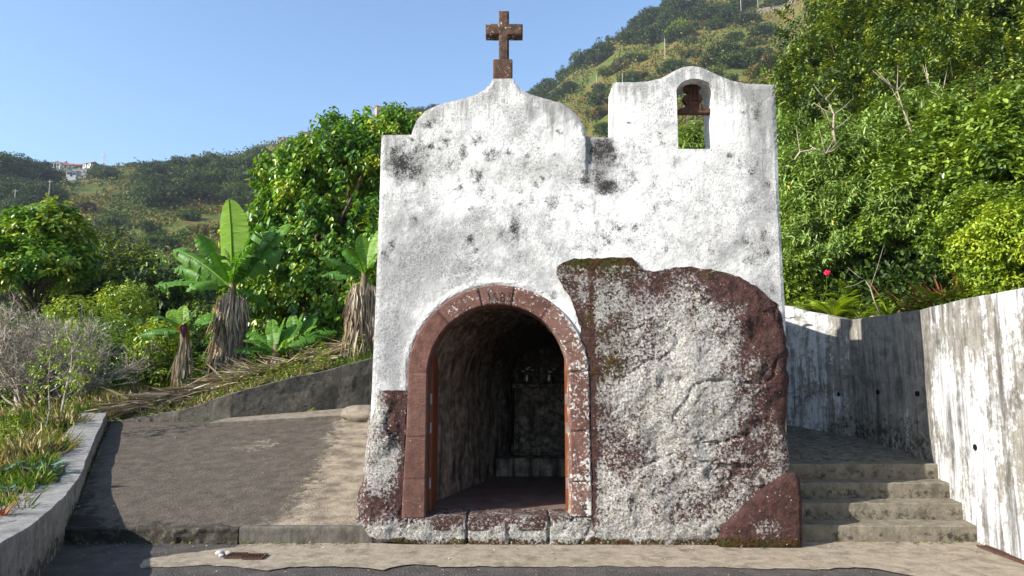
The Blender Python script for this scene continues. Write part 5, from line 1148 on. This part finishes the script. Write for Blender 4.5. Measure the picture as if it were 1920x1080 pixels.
# --- undergrowth (stuff) on the steep slope and behind the chapel
rs = RS(120); n = 52000; U_ = rs.uniform(1340, 2250, n); D_ = np.exp(rs.uniform(math.log(10.2), math.log(42), n)); Xg = (U_ - 960) / FPX * D_; ok = ((Xg > wall_x(D_) + .9) | (D_ > 14.2)) & (Xg > 1.5); Xg, D_ = Xg[ok], D_[ok]
Zg = ground_z(Xg, D_); sc_ = D_ / 12; hgt = rs.rand(len(Xg)) * .7 * sc_ * ss(.6, 2.2, np.where(D_ < 12.3, Xg - wall_x(D_), 3)); P = np.stack([Xg, D_, Zg + hgt], 1); A = []
for q in range(4):
    A.append(leaf_arrays(P + rs.randn(len(P), 3) * .10 * sc_[:, None], rs.randn(len(P), 3) + [0, -.3, .5], rs.randn(len(P), 3) * .5 + [0, 0, 1], rs.uniform(.08, .17, len(P)) * sc_, rs.uniform(.04, .08, len(P)) * sc_, np.clip(.3 + .25 * rs.randn(len(P)), 0, 1)))
kind(fol_obj('undergrowth', A, MAT['leafD'], None), 'stuff')

# --- grass and weeds
def blades(X, Y, H, W_, rnd, rs, lean=.5, flat=0):
    Z = ground_z(X, Y); n = len(X); D = np.stack([rs.randn(n) * lean, rs.randn(n) * lean, np.ones(n) * (1 - flat)], 1)
    return leaf_arrays(np.stack([X, Y, Z - .02], 1), D, rs.randn(n, 3) + [0, -1, .3], H, W_, rnd, .28, .2, 'lance')
def tuft_pts(rs, n, per, spread): return n
def field(rs, n, xr, yr, cond):
    X = rs.uniform(*xr, n); Y = yr[0] + (yr[1] - yr[0]) * rs.rand(n) ** 1.2; m = cond(X, Y); return X[m], Y[m]
condL = lambda X, Y: (X < par_x(Y) - .36) & ((Y < 11.8) | (X < -6.9)) | ((Y > lw_y(np.clip(X, -6.75, -1.2)) + .18) & (Y > 11.9) & (X < -1.4) & (X > -7.2))
rs = RS(130); A = []
X, Y = field(rs, 16000, (-17, -1.4), (4.5, 22), condL); nz = fbm(np.stack([X, Y, X * 0], 1), .9, 3)
for q in range(11):
    dry = fbm(np.stack([X, Y, X * 0 + 5], 1), .55, 3); r_ = np.where(dry > .5, .74 + rs.randn(len(X)) * .12, .38 + rs.randn(len(X)) * .2)
    h = rs.uniform(.10, .32, len(X)) * (.6 + 1.0 * np.clip(nz, 0, 1)); h = np.where((Y > 11.9) & (X > -6.5), h * .55, h) * ss(3, 13, Y + 2)
    A.append(blades(X + rs.randn(len(X)) * .06, Y + rs.randn(len(X)) * .06, h, rs.uniform(.005, .010, len(X)) * (1 + Y / 18), np.clip(r_, 0, 1), rs, .7))
kind(fol_obj('meadow_grass', A, MAT['grass'], None), 'stuff')
A = []; X, Y = field(rs, 14000, (3.0, 13), (3, 14), lambda X, Y: ((X > wall_x(Y) + .26) & (X < wall_x(Y) + 2.6) & (Y < 12.3)) | ((Y > 12.3) & (Y < 13.4) & (X > 3.4)))
for q in range(4): A.append(blades(X + rs.randn(len(X)) * .05, Y + rs.randn(len(X)) * .05, rs.uniform(.08, .26, len(X)), rs.uniform(.006, .014, len(X)), np.clip(.52 + .12 * rs.randn(len(X)), 0, .66), rs))
kind(fol_obj('bank_grass', A, MAT['grass'], None), 'stuff')
# leafy weeds (ground cover) on the left bank
def weeds(name, rs, n, cond, xr, yr, mat, hmax, L_, per=6, bright=0, clump=.9, thr=.5):
    X, Y = field(rs, n, xr, yr, cond); m = fbm(np.stack([X, Y, X * 0 + 11], 1), clump, 3) > thr; X, Y = X[m], Y[m]; Z = ground_z(X, Y); hh = hmax * rs.uniform(.3, 1, len(X)); A = []
    for q in range(per):
        f = (q + .5) / per; a = rs.rand(len(X)) * 6.28; P = np.stack([X + .04 * np.cos(a), Y + .04 * np.sin(a), Z + hh * f], 1); l = L_ * rs.uniform(.6, 1.2, len(X))
        A.append(leaf_arrays(P, np.stack([np.cos(a), np.sin(a), .35 + 0 * a], 1), np.stack([0 * a, 0 * a, 1 + 0 * a], 1) + rs.randn(len(X), 3) * .3, l, l * .5, np.clip(.5 + bright + .22 * rs.randn(len(X)), 0, 1), .2))
    return kind(fol_obj(name, A, MAT[mat], None), 'stuff')
weeds('leafy_weeds', RS(131), 9000, lambda X, Y: condL(X, Y) & ~((X < par_x(Y)) & (Y < 9)), (-16, -1.4), (6, 22), 'leafE', .55, .075, 9, -.05, .5, .5)
weeds('low_weeds', RS(132), 9000, lambda X, Y: condL(X, Y), (-16, -1.4), (4.5, 20), 'leafC', .28, .085, 6, .15, .8, .5)
weeds('tall_weeds', RS(133), 5200, lambda X, Y: condL(X, Y) & (Y > 14.2), (-19, -1.4), (14.2, 27), 'leafC', .8, .10, 12, .15, .4, .47)
# dry banana trash lying along the low wall
rs = RS(140); A = []
for (xa, ya, xb, yb, n, wd, hh) in [(-6.6, 12.25, -4.3, 13.3, 900, .22, .22), (-4.5, 13.4, -3.0, 13.9, 500, .3, .2), (-3.4, 14.0, -1.8, 14.6, 600, .3, .25), (-4.6, 13.5, -5.2, 13.6, 200, .3, .2)]:
    f = rs.rand(n); X = xa + (xb - xa) * f + rs.randn(n) * wd * .5; Y = ya + (yb - ya) * f + rs.randn(n) * wd * .6; Z = ground_z(X, Y) + rs.rand(n) * hh; d_ = np.array([xb - xa, yb - ya, .25]); d_ = d_ / np.linalg.norm(d_)
    A.append(leaf_arrays(np.stack([X, Y, Z], 1), d_ * np.where(rs.rand(n) > .5, 1, -1)[:, None] + rs.randn(n, 3) * .22, rs.randn(n, 3) * .5 + [0, -.3, 1], rs.uniform(.3, .9, n), rs.uniform(.012, .06, n), np.clip(.6 + .25 * rs.randn(n), 0, 1), .05, .4, 'lance'))
kind(fol_obj('dry_leaf_trash', A, MAT['straw'], None), 'stuff')
# dry grass clumps left
for k, (px, py, Y, h) in enumerate([(55, 800, 9.0, .30), (120, 760, 11, .36), (180, 735, 13.2, .36), (215, 745, 13, .4), (20, 720, 12, .35), (255, 715, 13.8, .4), (90, 720, 13.5, .5)]):
    rs = RS(150 + k); b = at_bank(px, py, Y); n = 420; a = rs.rand(n) * 6.28; r_ = np.abs(rs.randn(n)) * .10; P = np.stack([np.cos(a) * r_, np.sin(a) * r_, -.03 + 0 * a], 1)
    A_ = leaf_arrays(P, np.stack([np.cos(a) * .5, np.sin(a) * .5, np.ones(n)], 1) + rs.randn(n, 3) * .25, rs.randn(n, 3), rs.uniform(.5, 1.1, n) * h, rs.uniform(.006, .013, n), np.clip(.82 + .12 * rs.randn(n), 0, 1), .3, .2, 'lance')
    o = fol_obj('dry_grass_clump', [A_], MAT['grass'], None); o.location = b
    tag(o, ['dry straw coloured grass clump nearest the kale plants', 'dry straw coloured grass clump beside the slender sapling', 'dry pinkish grass clump just beyond the end of the parapet', 'dry grass clump left of the fallen banana leaves', 'dry grass clump under the bare grey shrub at the frame edge', 'dry grass clump below the purple flower bud', 'dry grass clump at the foot of the bare shrub'][k], 'grass clump', 'dry grass clumps on the left bank')
# kale-like plants and a red leaved plant by the parapet
def rosette(base, label, n, L_, mat, seed, name='leafy_plant', H=.2):
    rs = RS(seed); t = thing(name, label, 'plant', base); a = np.arange(n) * 2.4 + rs.randn(n) * .2; z_ = np.linspace(0, H, n); P = np.stack([0 * a, 0 * a, z_], 1)
    A = [leaf_arrays(P, np.stack([np.cos(a), np.sin(a), .4 + .5 * z_ / H + .2 * rs.randn(n)], 1), np.tile([0, 0, 1.], (n, 1)) + rs.randn(n, 3) * .2, L_ * rs.uniform(.7, 1.1, n), L_ * .55 * rs.uniform(.7, 1.1, n), np.clip(.5 + .3 * rs.randn(n), 0, 1), .35, -.25)]
    fol_obj('leaves', A, MAT[mat], t); mb = MB(); mb.tube([(0, 0, -.05), (0, 0, H)], .012, 6); mb.build('stalk', MAT['stem'], t)
for k, (px, py, Y, L_, lab) in enumerate([(95, 838, 8.2, .17, 'blue green kale plant closest to the parapet coping'), (68, 850, 8.0, .15, 'blue green kale plant left of the one by the coping'), (44, 842, 8.3, .13, 'smaller blue green kale plant among dry grass'), (8, 840, 8.0, .16, 'blue green kale plant cut by the frame edge'), (18, 875, 7.2, .12, 'lowest small kale plant near the red leaved plant')]):
    rosette(at_bank(px, py, Y), lab, 14, L_, 'kale', 160 + k, 'kale_plant', .12)
strap(at_bank(6, 945, 6.1), 'red and yellow tinged strap leaved plant by the parapet', 20, .26, .016, 'redleaf', 170)
# slender saplings left
for k, (px, py, Y, h, lab) in enumerate([(110, 790, 11.6, 1.5, 'slender leaning sapling with few leaves beyond the parapet'), (82, 790, 10.6, 1.25, 'thin straight stem left of the leaning sapling')]):
    b = at_bank(px, py, Y); t = thing('sapling', lab, 'sapling', b); mb = MB(); rr = random.Random(k); L3 = [Vector((0, 0, -.1)), Vector((.06 + .02 * k, 0, h * .3)), Vector((.14 - .12 * k, 0, h * .65)), Vector((.12 - .1 * k, 0, h))]; mb.tube(L3, [.03 - .015 * k, .022 - .01 * k, .015 - .007 * k, .005], 6)
    for q in range(6): a = L3[1].lerp(L3[3], q / 6); d = Vector((rr.choice([-1, 1]) * .6, rr.gauss(0, .3), .5)); mb.tube([a, a + d * .25, a + d * .5 + Vector((0, 0, .1))], [.009, .006, .003], 4)
    mb.build('trunk', MAT['twig'], t); fol_obj('leaves', [foliage([(.1, 0, h * .75, .4, .35, h * .35)], 60 + 40 * (1 - k), 5, .1, .06, .03, RS(180 + k), thr=0, bright=.2)], MAT['leafE'], t)
rs = RS(190); A = []; b = at_bank(180, 630, 17)
for k, (px, py, Y, sx, sz, mat, lab) in enumerate([(150, 600, 18, .9, .5, 'leafE', 'yellow green bush under the arching twigs of the bare shrub'), (240, 565, 19.5, .7, .5, 'leafE', 'small yellow topped bush right of the bare shrub'), (300, 650, 14.6, .55, .45, 'leafE', 'sunny yellow green weed bush left of the small banana'), (230, 640, 16, .8, .5, 'leafC', 'green bush on the bank between shrub and small banana'), (30, 650, 15, .9, .6, 'leafD', 'olive bush at the frame edge below the bare shrub'), (470, 600, 16.0, .8, .6, 'leafA', 'green bush right behind the straw trunk of the tallest banana'), (380, 620, 17, .8, .6, 'leafD', 'dark bush behind the purple banana flower')]):
    p = atY(px, py, Y); g = gz(p.x, Y); zc = max(p.z - g, .3)
    make_tree('bank_bush', lab, 'bush', (p.x, Y, g), [(0, 0, zc, sx, sx, sz), (.3 * sx, 0, zc * .5, sx * .9, sx * .8, max(sz * .8, zc * .5)), (-.4 * sx, 0, zc * .5, sx * .7, sx * .7, max(sz * .7, zc * .45))], mat, dict(ntw=700, per=7, tw=.2, L=.10, W=.05, droop=.15, thr=.38, freq=2, surf=.4), 200 + k, .03, 8)

# --- far hillside: trees one by one (copies of five kinds) and scrub
def far_proto(name, seed, mat, h, w, leaf, n, tall=0):
    rr = random.Random(seed); rs = RS(seed); e = [(0, 0, h * .6, w * .6, w * .6, h * .38)]
    for i in range(6): a = i * 1.05 + rr.random(); e.append((math.cos(a) * w * .38, math.sin(a) * w * .38, h * rr.uniform(.35, .75), w * .42, w * .42, h * .25))
    if tall: e = [(rr.uniform(-.2, .2), 0, h * (.25 + .13 * k), w * (.45 - .05 * k), w * (.45 - .05 * k), h * .14) for k in range(6)]
    t = thing(name, '', 'tree', (0, 0, 0)); V, Fc, r = foliage(e, n, 5, leaf * 2, leaf, leaf * .8, rs, .1, .4, .40, .35, seed, .25); r = np.clip(r, 0, 1)
    mesh_obj('crown', V, Fc, MAT[mat], t, {'rnd': r}); mb = MB(); mb.tube([(0, 0, -1.5), (0, 0, h * .35), (.1, 0, h * .7)], [w * .05, w * .04, w * .02], 6); mb.build('trunk', MAT['bark'], t); return t
FPs = {'dark': far_proto('hillside_tree', 1, 'fardark', 7, 7.0, .50, 800), 'dark2': far_proto('hillside_tree', 2, 'fardark', 6, 8.5, .50, 900), 'mid': far_proto('hillside_shrub', 3, 'farmid', 4.5, 6.5, .45, 700), 'lime': far_proto('lime_tree', 4, 'farlime', 7, 8.0, .5, 800), 'tall': far_proto('cypress_tree', 5, 'fardark', 10, 4.5, .45, 700, 1), 'olive': far_proto('hillside_shrub', 6, 'scrub', 4, 6, .42, 600)}
first = {}
def far(kindname, px, Y, sc, label, group, rz):
    x_ = (px - 960) / FPX * Y; z_ = gz(x_, Y); p = FPs[kindname]
    loc = (x_, Y, z_ - .3)
    if kindname not in first:
        first[kindname] = 1; p.location = loc; p.rotation_euler = (0, 0, rz); p.scale = (sc,) * 3; p['label'] = label; p['group'] = group; o = p
    else: o = dup(p, loc, rz, sc, label, group)
    o['category'] = 'shrub' if 'shrub' in o.name else 'tree'
    return o
rr = random.Random(77)
def scatter(n, pxr, Yr, kinds, scr, label, group, cond=None):
    i = 0
    for _ in range(n * 30):
        if i >= n: break
        px = rr.uniform(*pxr); Y = rr.uniform(*Yr)
        if cond and not cond(px, Y): continue
        far(rr.choice(kinds), px, Y, rr.uniform(*scr), label, group, rr.uniform(0, 6.28)); i += 1
scatter(42, (245, 500), (235, 330), ['dark', 'dark2', 'dark', 'mid'], (.9, 1.35), 'dark evergreen tree in the dense grove on the middle hill', 'dark grove on the middle hill')
scatter(30, (-60, 62), (200, 340), ['dark', 'dark2'], (.9, 1.4), 'dark tree in the shaded wood at the far left', 'shaded wood at the far left')
scatter(26, (1000, 1330), (345, 440), ['dark', 'dark', 'dark2', 'mid'], (.9, 1.5), 'dark tree along the skyline of the steep hill above the chapel', 'trees along the steep skyline')
scatter(34, (1200, 1560), (330, 430), ['dark', 'dark2', 'dark'], (1.0, 1.7), 'dark tree in the wood covering the top of the steep hill', 'wood on top of the steep hill')
scatter(80, (985, 1500), (200, 340), ['mid', 'olive', 'dark', 'mid', 'olive', 'dark2'], (.6, 1.35), 'low bush scattered on the sunny face of the steep hill', 'bushes on the sunny steep hill face')
scatter(12, (720, 900), (430, 470), ['dark', 'dark2'], (.7, 1.1), 'small dark tree on the skyline left of the gable', 'skyline trees left of the gable')
scatter(8, (150, 235), (430, 460), ['dark', 'mid'], (.6, .9), 'small round tree on the low saddle skyline', 'saddle skyline trees')
scatter(48, (-40, 560), (95, 230), ['mid', 'olive', 'dark', 'mid', 'olive'], (.35, 1.0), 'low bush on the terraced valley slope', 'bushes on the valley terraces')
scatter(14, (150, 240), (240, 420), ['mid', 'dark', 'dark2'], (.6, 1.0), 'tree among the far houses on the left hill', 'trees around the far houses')
scatter(10, (500, 760), (330, 440), ['mid', 'dark'], (.6, 1.0), 'small tree on the ridge behind the big leafy tree', 'ridge trees behind the leafy tree')
for k, (px, Y, sc) in enumerate([(8, 290, 1.6), (-25, 270, 1.8), (26, 300, 1.2)]): far('dark', px, Y, sc * 1.15, ['tall dark tree rising highest at the left frame edge', 'tall dark tree cut by the left frame edge', 'dark tree just right of the tallest tree at the left'][k], 'tall trees at the far left', k)
far('lime', 1292, 330, 1.15, 'bright lime green tree standing out on the steep hill', 'lime tree', .4)
far('tall', 966, 300, .55, 'slim dark conifer beside the cross pedestal', 'slim conifers', .4); far('tall', 1120, 395, .8, 'slim dark conifer on the steep skyline', 'slim conifers', 1.4); far('tall', 98, 400, .7, 'slim dark conifer between the far roofs', 'slim conifers', 2.4)
# scrub carpet on the far slopes
rs = RS(210); n = 52000; U_ = rs.uniform(-300, 1750, n); D_ = np.exp(rs.uniform(math.log(60), math.log(470), n)); keep = fbm(np.stack([U_ / 60, D_ / 14, U_ * 0], 1), .8, 3) > .40; U_, D_ = U_[keep], D_[keep]; Xg = (U_ - 960) / FPX * D_; Zg = ground_z(Xg, D_); A = []
for q in range(7):
    s_ = .32 + D_ / 330; P = np.stack([Xg, D_, Zg], 1) + rs.randn(len(Xg), 3) * np.array([1.2, 1.2, .8]) * s_[:, None]; l = rs.uniform(.45, 1.0, len(Xg)) * s_
    A.append(leaf_arrays(P + [0, 0, .9], rs.randn(len(P), 3) * [1, 1, .5] + [0, 0, .6], rs.randn(len(P), 3) * .6 + [0, 0, 1], l, l * .75, np.clip(.15 + .75 * fbm(np.stack([U_ / 40, D_ / 25, U_ * 0 + 3], 1), 1, 3) + .14 * rs.randn(len(P)), 0, 1), .1, .1))
kind(fol_obj('hillside_scrub', A, MAT['scrub'], None), 'stuff')

# --- far houses, poles, pylon, terrace wall
def house(px, Y, w_, d_, h_, rz, label, roof='tile', wall='whitewash', flat=False, dz=0):
    x_ = (px - 960) / FPX * Y; t = thing('house', label, 'house', (x_, Y, gz(x_, Y) + dz), rz, 'houses on the far hills'); MB().box((0, 0, h_ / 2 - 1), (w_, d_, h_ + 2)).build('wall', MAT[wall], t)
    if flat: MB().box((0, 0, h_ + .15), (w_ + .3, d_ + .3, .3)).build('roof', MAT['greywall'], t)
    else:
        m = MB(); m.v = [Vector(v) for v in [(-w_ / 2 - .4, -d_ / 2 - .4, h_), (w_ / 2 + .4, -d_ / 2 - .4, h_), (w_ / 2 + .4, d_ / 2 + .4, h_), (-w_ / 2 - .4, d_ / 2 + .4, h_), (-w_ / 2 - .2, 0, h_ + d_ * .32), (w_ / 2 + .2, 0, h_ + d_ * .32)]]
        m.f = [[0, 1, 5, 4], [2, 3, 4, 5], [1, 2, 5], [3, 0, 4], [3, 2, 1, 0]]; m.build('roof', MAT[roof], t)
    for k in (-1, 0, 1):
        if k == 0: MB().box((0, -d_ / 2 - .02, 1.05), (1, .08, 2.1)).build('door', MAT['glass'], t)
        else: MB().box((k * w_ * .3, -d_ / 2 - .02, h_ * .58), (1.1, .08, 1.2)).build('window', MAT['glass'], t)
house(90, 395, 6.5, 5, 2.8, .5, 'far white house with a red roof, highest on the left hill', dz=3); house(146, 385, 6.5, 5, 2.6, -.4, 'far house with a bright red roof right of the highest one', dz=2.5); house(118, 390, 7, 5, 2.2, .1, 'far long house with a dull red roof between the two others', wall='greywall', dz=2)
house(80, 370, 5, 4, 2.4, .2, 'far pale flat roofed house below the highest house', flat=True, dz=2); house(132, 345, 7, 5, 2.8, 0, 'far grey flat roofed building below the red roofs', wall='greywall', flat=True, dz=1); house(112, 320, 4, 4, 2.5, .3, 'tiny white shed below the grey building', flat=True, dz=1)
house(233, 128, 4.0, 2.5, 1.6, .2, 'small white hut on the valley terraces beside the tall banana', flat=True, dz=.6); house(350, 118, 2.6, 2, 1.3, -.2, 'tiny white hut glimpsed behind the banana crown', flat=True, dz=.8)
house(703, 448, 6.5, 5, 5.0, .5, 'lone pale stone house on the ridge left of the gable', wall='fieldstone', dz=4); house(622, 440, 7, 5, 2.0, .1, 'low red roofed house on the ridge above the leafy tree', dz=4); house(520, 430, 9, 5, 1.8, .1, 'long low pale house on the ridge above the grove', flat=True, wall='fieldstone', dz=3)
MAT['polewood'] = M_plain('pale_pole', (.36, .33, .29), .8, .2, (.26, .24, .21), 2)
def pole(px, Y, h_, label, r=.22, arm=True):
    x_ = (px - 960) / FPX * Y; t = thing('utility_pole', label, 'utility pole', (x_, Y, gz(x_, Y)), 0, 'utility poles on the hills'); m = MB(); m.tube([(0, 0, -1), (0, 0, h_)], [r, r * .7], 6); m.build('pole', MAT['polewood'], t)
    if arm: MB().box((0, 0, h_ - .5), (1.8, .15, .15)).build('crossarm', MAT['polewood'], t)
for k, (px, Y, h_, lab) in enumerate([(1416, 330, 13, 'pole at the left end of the pale terrace wall'), (1450, 330, 14, 'pole rising from the middle of the pale terrace wall'), (1262, 300, 12, 'pole beside the lime green tree'), (1177, 290, 9, 'pole on the hill face above the notch of the gables'), (1126, 330, 9, 'pole near the steep skyline'), (1305, 330, 9, 'pole right behind the lime green tree'), (70, 230, 11, 'leaning pole in front of the far houses'), (5, 210, 10, 'pole in the shaded wood at the left edge'), (642, 430, 7, 'thin pole on the ridge beside the red roofed house'), (660, 430, 7, 'thin pole nearer the lone stone house')]): pole(px, Y, h_, lab, arm=k in (6, 7))
# pylon
x_ = (169 - 960) / FPX * 440; t = thing('lattice_pylon', 'small steel lattice mast on the saddle skyline right of the houses', 'pylon', (x_, 440, gz(x_, 440) + .5)); m = MB(); hh = 15
for a, b in ((-1, -1), (1, -1), (1, 1), (-1, 1)): m.tube([(a * 1.3, b * 1.3, -2), (a * .7, b * .7, hh)], .13, 4)
for k in range(7):
    z_ = k * hh / 7; s0 = 1.3 - .6 * z_ / hh
    for a in (-1, 1): m.tube([(-s0, a * s0, z_), (s0, a * s0, z_ + 2)], .08, 4); m.tube([(a * s0, -s0, z_), (a * s0, s0, z_ + 2)], .08, 4)
m.build('lattice', MAT['steel'], t); MB().box((0, 0, hh - 1), (4, .2, .2)).build('crossarm', MAT['steel'], t)
# pale terrace wall on the steep hill
pts = [((1418 - 960) / FPX * 328, 328), ((1450 - 960) / FPX * 326, 326), ((1500 - 960) / FPX * 322, 322), ((1540 - 960) / FPX * 318, 318)]
V = []
for x_, y_ in pts:
    z_ = gz(x_, y_); V += [(x_, y_, z_ - 3), (x_, y_, z_ + 3.2), (x_, y_ + .8, z_ + 3.2), (x_, y_ + .8, z_ - 3)]
Fc = [[i * 4 + k, i * 4 + (k + 1) % 4, (i + 1) * 4 + (k + 1) % 4, (i + 1) * 4 + k] for i in range(3) for k in range(4)] + [[0, 3, 2, 1], [12, 13, 14, 15]]
tag(mesh_obj('terrace_wall', V, Fc, MAT['slab'], None, {'grime_tone': np.full(len(V), .1)}), 'long pale terrace wall high on the steep hill under two poles', 'wall')

# --- litter: grit and dry leaves on the paving
rs = RS(300); n = 2600; X = rs.uniform(-6.4, 4.6, n); Y = np.where(rs.rand(n) > .45, rs.uniform(5.2, 7.2, n), rs.uniform(7.4, 12.4, n)); ok = (X > par_x(Y) + .02) & (X < wall_x(Y) - .02) & ((Y < 7.1) | ((X < -1.7) & (Y < lw_y(np.clip(X, -6.7, -1.2)) - .05))); X, Y = X[ok], Y[ok]
edge_ = np.minimum(np.minimum(X - par_x(Y), wall_x(Y) - X), np.abs(Y - 7.15)); k_ = rs.rand(len(X)) < .25 + .75 * np.exp(-edge_ / .2); X, Y = X[k_], Y[k_]; Z = np.where(Y < 7.2, .012, ramp_z(Y) + .010); n = len(X)
A = [leaf_arrays(np.stack([X, Y, Z], 1), np.stack([rs.randn(n), rs.randn(n), .1 * rs.rand(n)], 1), rs.randn(n, 3) * .25 + [0, 0, 1], rs.uniform(.008, .035, n), rs.uniform(.006, .016, n), rs.rand(n), .1, .3)]
kind(fol_obj('leaf_litter', A, MAT['straw'], None), 'stuff')
# small weeds rooted in the joints
rs = RS(310); XX = np.concatenate([rs.uniform(-4.5, -1.5, 34), rs.uniform(2.9, 4.6, 14), np.interp(rs.uniform(7.5, 11.5, 40), PAR[:, 1], PAR[:, 0]) + .04, rs.uniform(-6, -2.2, 40)]); YY = np.concatenate([rs.uniform(7.16, 7.2, 34), rs.uniform(7.2, 7.23, 14), np.zeros(40), np.zeros(40)])
YY[48:88] = rs.uniform(7.5, 11.5, 40); XX[48:88] = par_x(YY[48:88]) + .04; YY[88:] = lw_y(XX[88:]) - .04; ZZ = np.where(YY < 7.25, 0, ramp_z(YY)); A = []
for q in range(9):
    m = len(XX); A.append(leaf_arrays(np.stack([XX + rs.randn(m) * .02, YY, ZZ], 1), rs.randn(m, 3) * [.6, .5, .1] + [0, -.1, .7], rs.randn(m, 3) + [0, 0, 1], rs.uniform(.015, .045, m) * np.repeat(rs.rand(m) > .4, 1), rs.uniform(.004, .010, m), np.clip(.4 + .3 * rs.randn(m), 0, 1), .2))
kind(fol_obj('joint_weeds', A, MAT['grass'], None), 'stuff')

condR = lambda X, Y: ((X > wall_x(Y) + .30) & (X < wall_x(Y) + 2.2) & (Y < 12.3) & (Y > 8.6)) | ((Y > 12.3) & (Y < 13.2) & (X > 3.4))
weeds('bank_weeds', RS(133), 5200, condR, (3, 9), (8.6, 13.2), 'leafE', .34, .07, 8, .0, 1.2, .46)
for k, (pr_, px, py, Y, sc, lab) in enumerate([(protoC, 2080, 420, 10.0, 1.0, 'glossy shrub above the white wall beyond the frame edge'), (protoB, 2200, 430, 9.6, 1.0, 'lance leaved shrub above the white wall beyond the frame edge'), (protoC, 2330, 430, 9.0, 1.0, 'second glossy shrub above the white wall beyond the frame edge'), (protoD, 2150, 200, 15, 1.3, 'evergreen tree on the slope beyond the frame edge'), (protoE, 2050, 440, 7.6, .62, 'yellow green bush on the wall beyond the frame edge')]): put(pr_, px, py, Y, sc, lab, k * 1.3)

# ================================================================= HAZE
mb = MB(); mb.box((0, 330, 120), (1500, 760, 330)); hm = bpy.data.materials.new('thin_air_haze'); hm.use_nodes = True; hn = hm.node_tree; hn.nodes.remove(hn.nodes['Principled BSDF'])
pv = hn.nodes.new('ShaderNodeVolumePrincipled'); pv.inputs['Density'].default_value = .00017; pv.inputs['Color'].default_value = (.72, .82, 1, 1); pv.inputs['Anisotropy'].default_value = 0
hn.links.new(pv.outputs[0], hn.nodes['Material Output'].inputs['Volume']); kind(mb.build('haze', hm), 'stuff')

# ================================================================= CAMERA, SUN, SKY
cam = bpy.data.cameras.new('camera'); co = bpy.data.objects.new('camera', cam); COL.objects.link(co)
co.location = (0, 0, CH); co.rotation_euler = (math.pi / 2 + PITCH, 0, 0); cam.sensor_width = 36; cam.lens = FPX / 1920 * 36; cam.clip_end = 5000; cam.clip_start = .05
SC.camera = co
SUN_EL, AZ = R(30), math.atan2(-.885, -.465)           # direction towards the sun, measured from +Y to +X
sd = Vector((math.sin(AZ) * math.cos(SUN_EL), math.cos(AZ) * math.cos(SUN_EL), math.sin(SUN_EL)))
sl = bpy.data.lights.new('sun', 'SUN'); sl.energy = 5.0; sl.angle = R(.5); sl.color = (1, .955, .88); so = bpy.data.objects.new('sun', sl); COL.objects.link(so)
so.rotation_euler = (-sd).to_track_quat('-Z', 'Y').to_euler(); so.location = (-20, -10, 15)
w = bpy.data.worlds.new('World'); SC.world = w; w.use_nodes = True; nt = w.node_tree
sk = nt.nodes.new('ShaderNodeTexSky'); sk.sky_type = 'NISHITA'; sk.sun_disc = False; sk.sun_elevation = SUN_EL; sk.sun_rotation = AZ
sk.air_density = 1.25; sk.dust_density = 1.2; sk.ozone_density = 4.0; sk.altitude = 300
bgn = nt.nodes['Background']; nt.links.new(sk.outputs[0], bgn.inputs[0]); bgn.inputs[1].default_value = .135
SC.view_settings.view_transform = 'Standard'; SC.view_settings.look = 'None'; SC.view_settings.gamma = 1; SC.view_settings.exposure = .96
SC.render.engine = 'CYCLES'; SC.cycles.max_bounces = 8; SC.cycles.diffuse_bounces = 4; SC.cycles.transmission_bounces = 4; SC.cycles.transparent_max_bounces = 4
SC.cycles.use_denoising = True
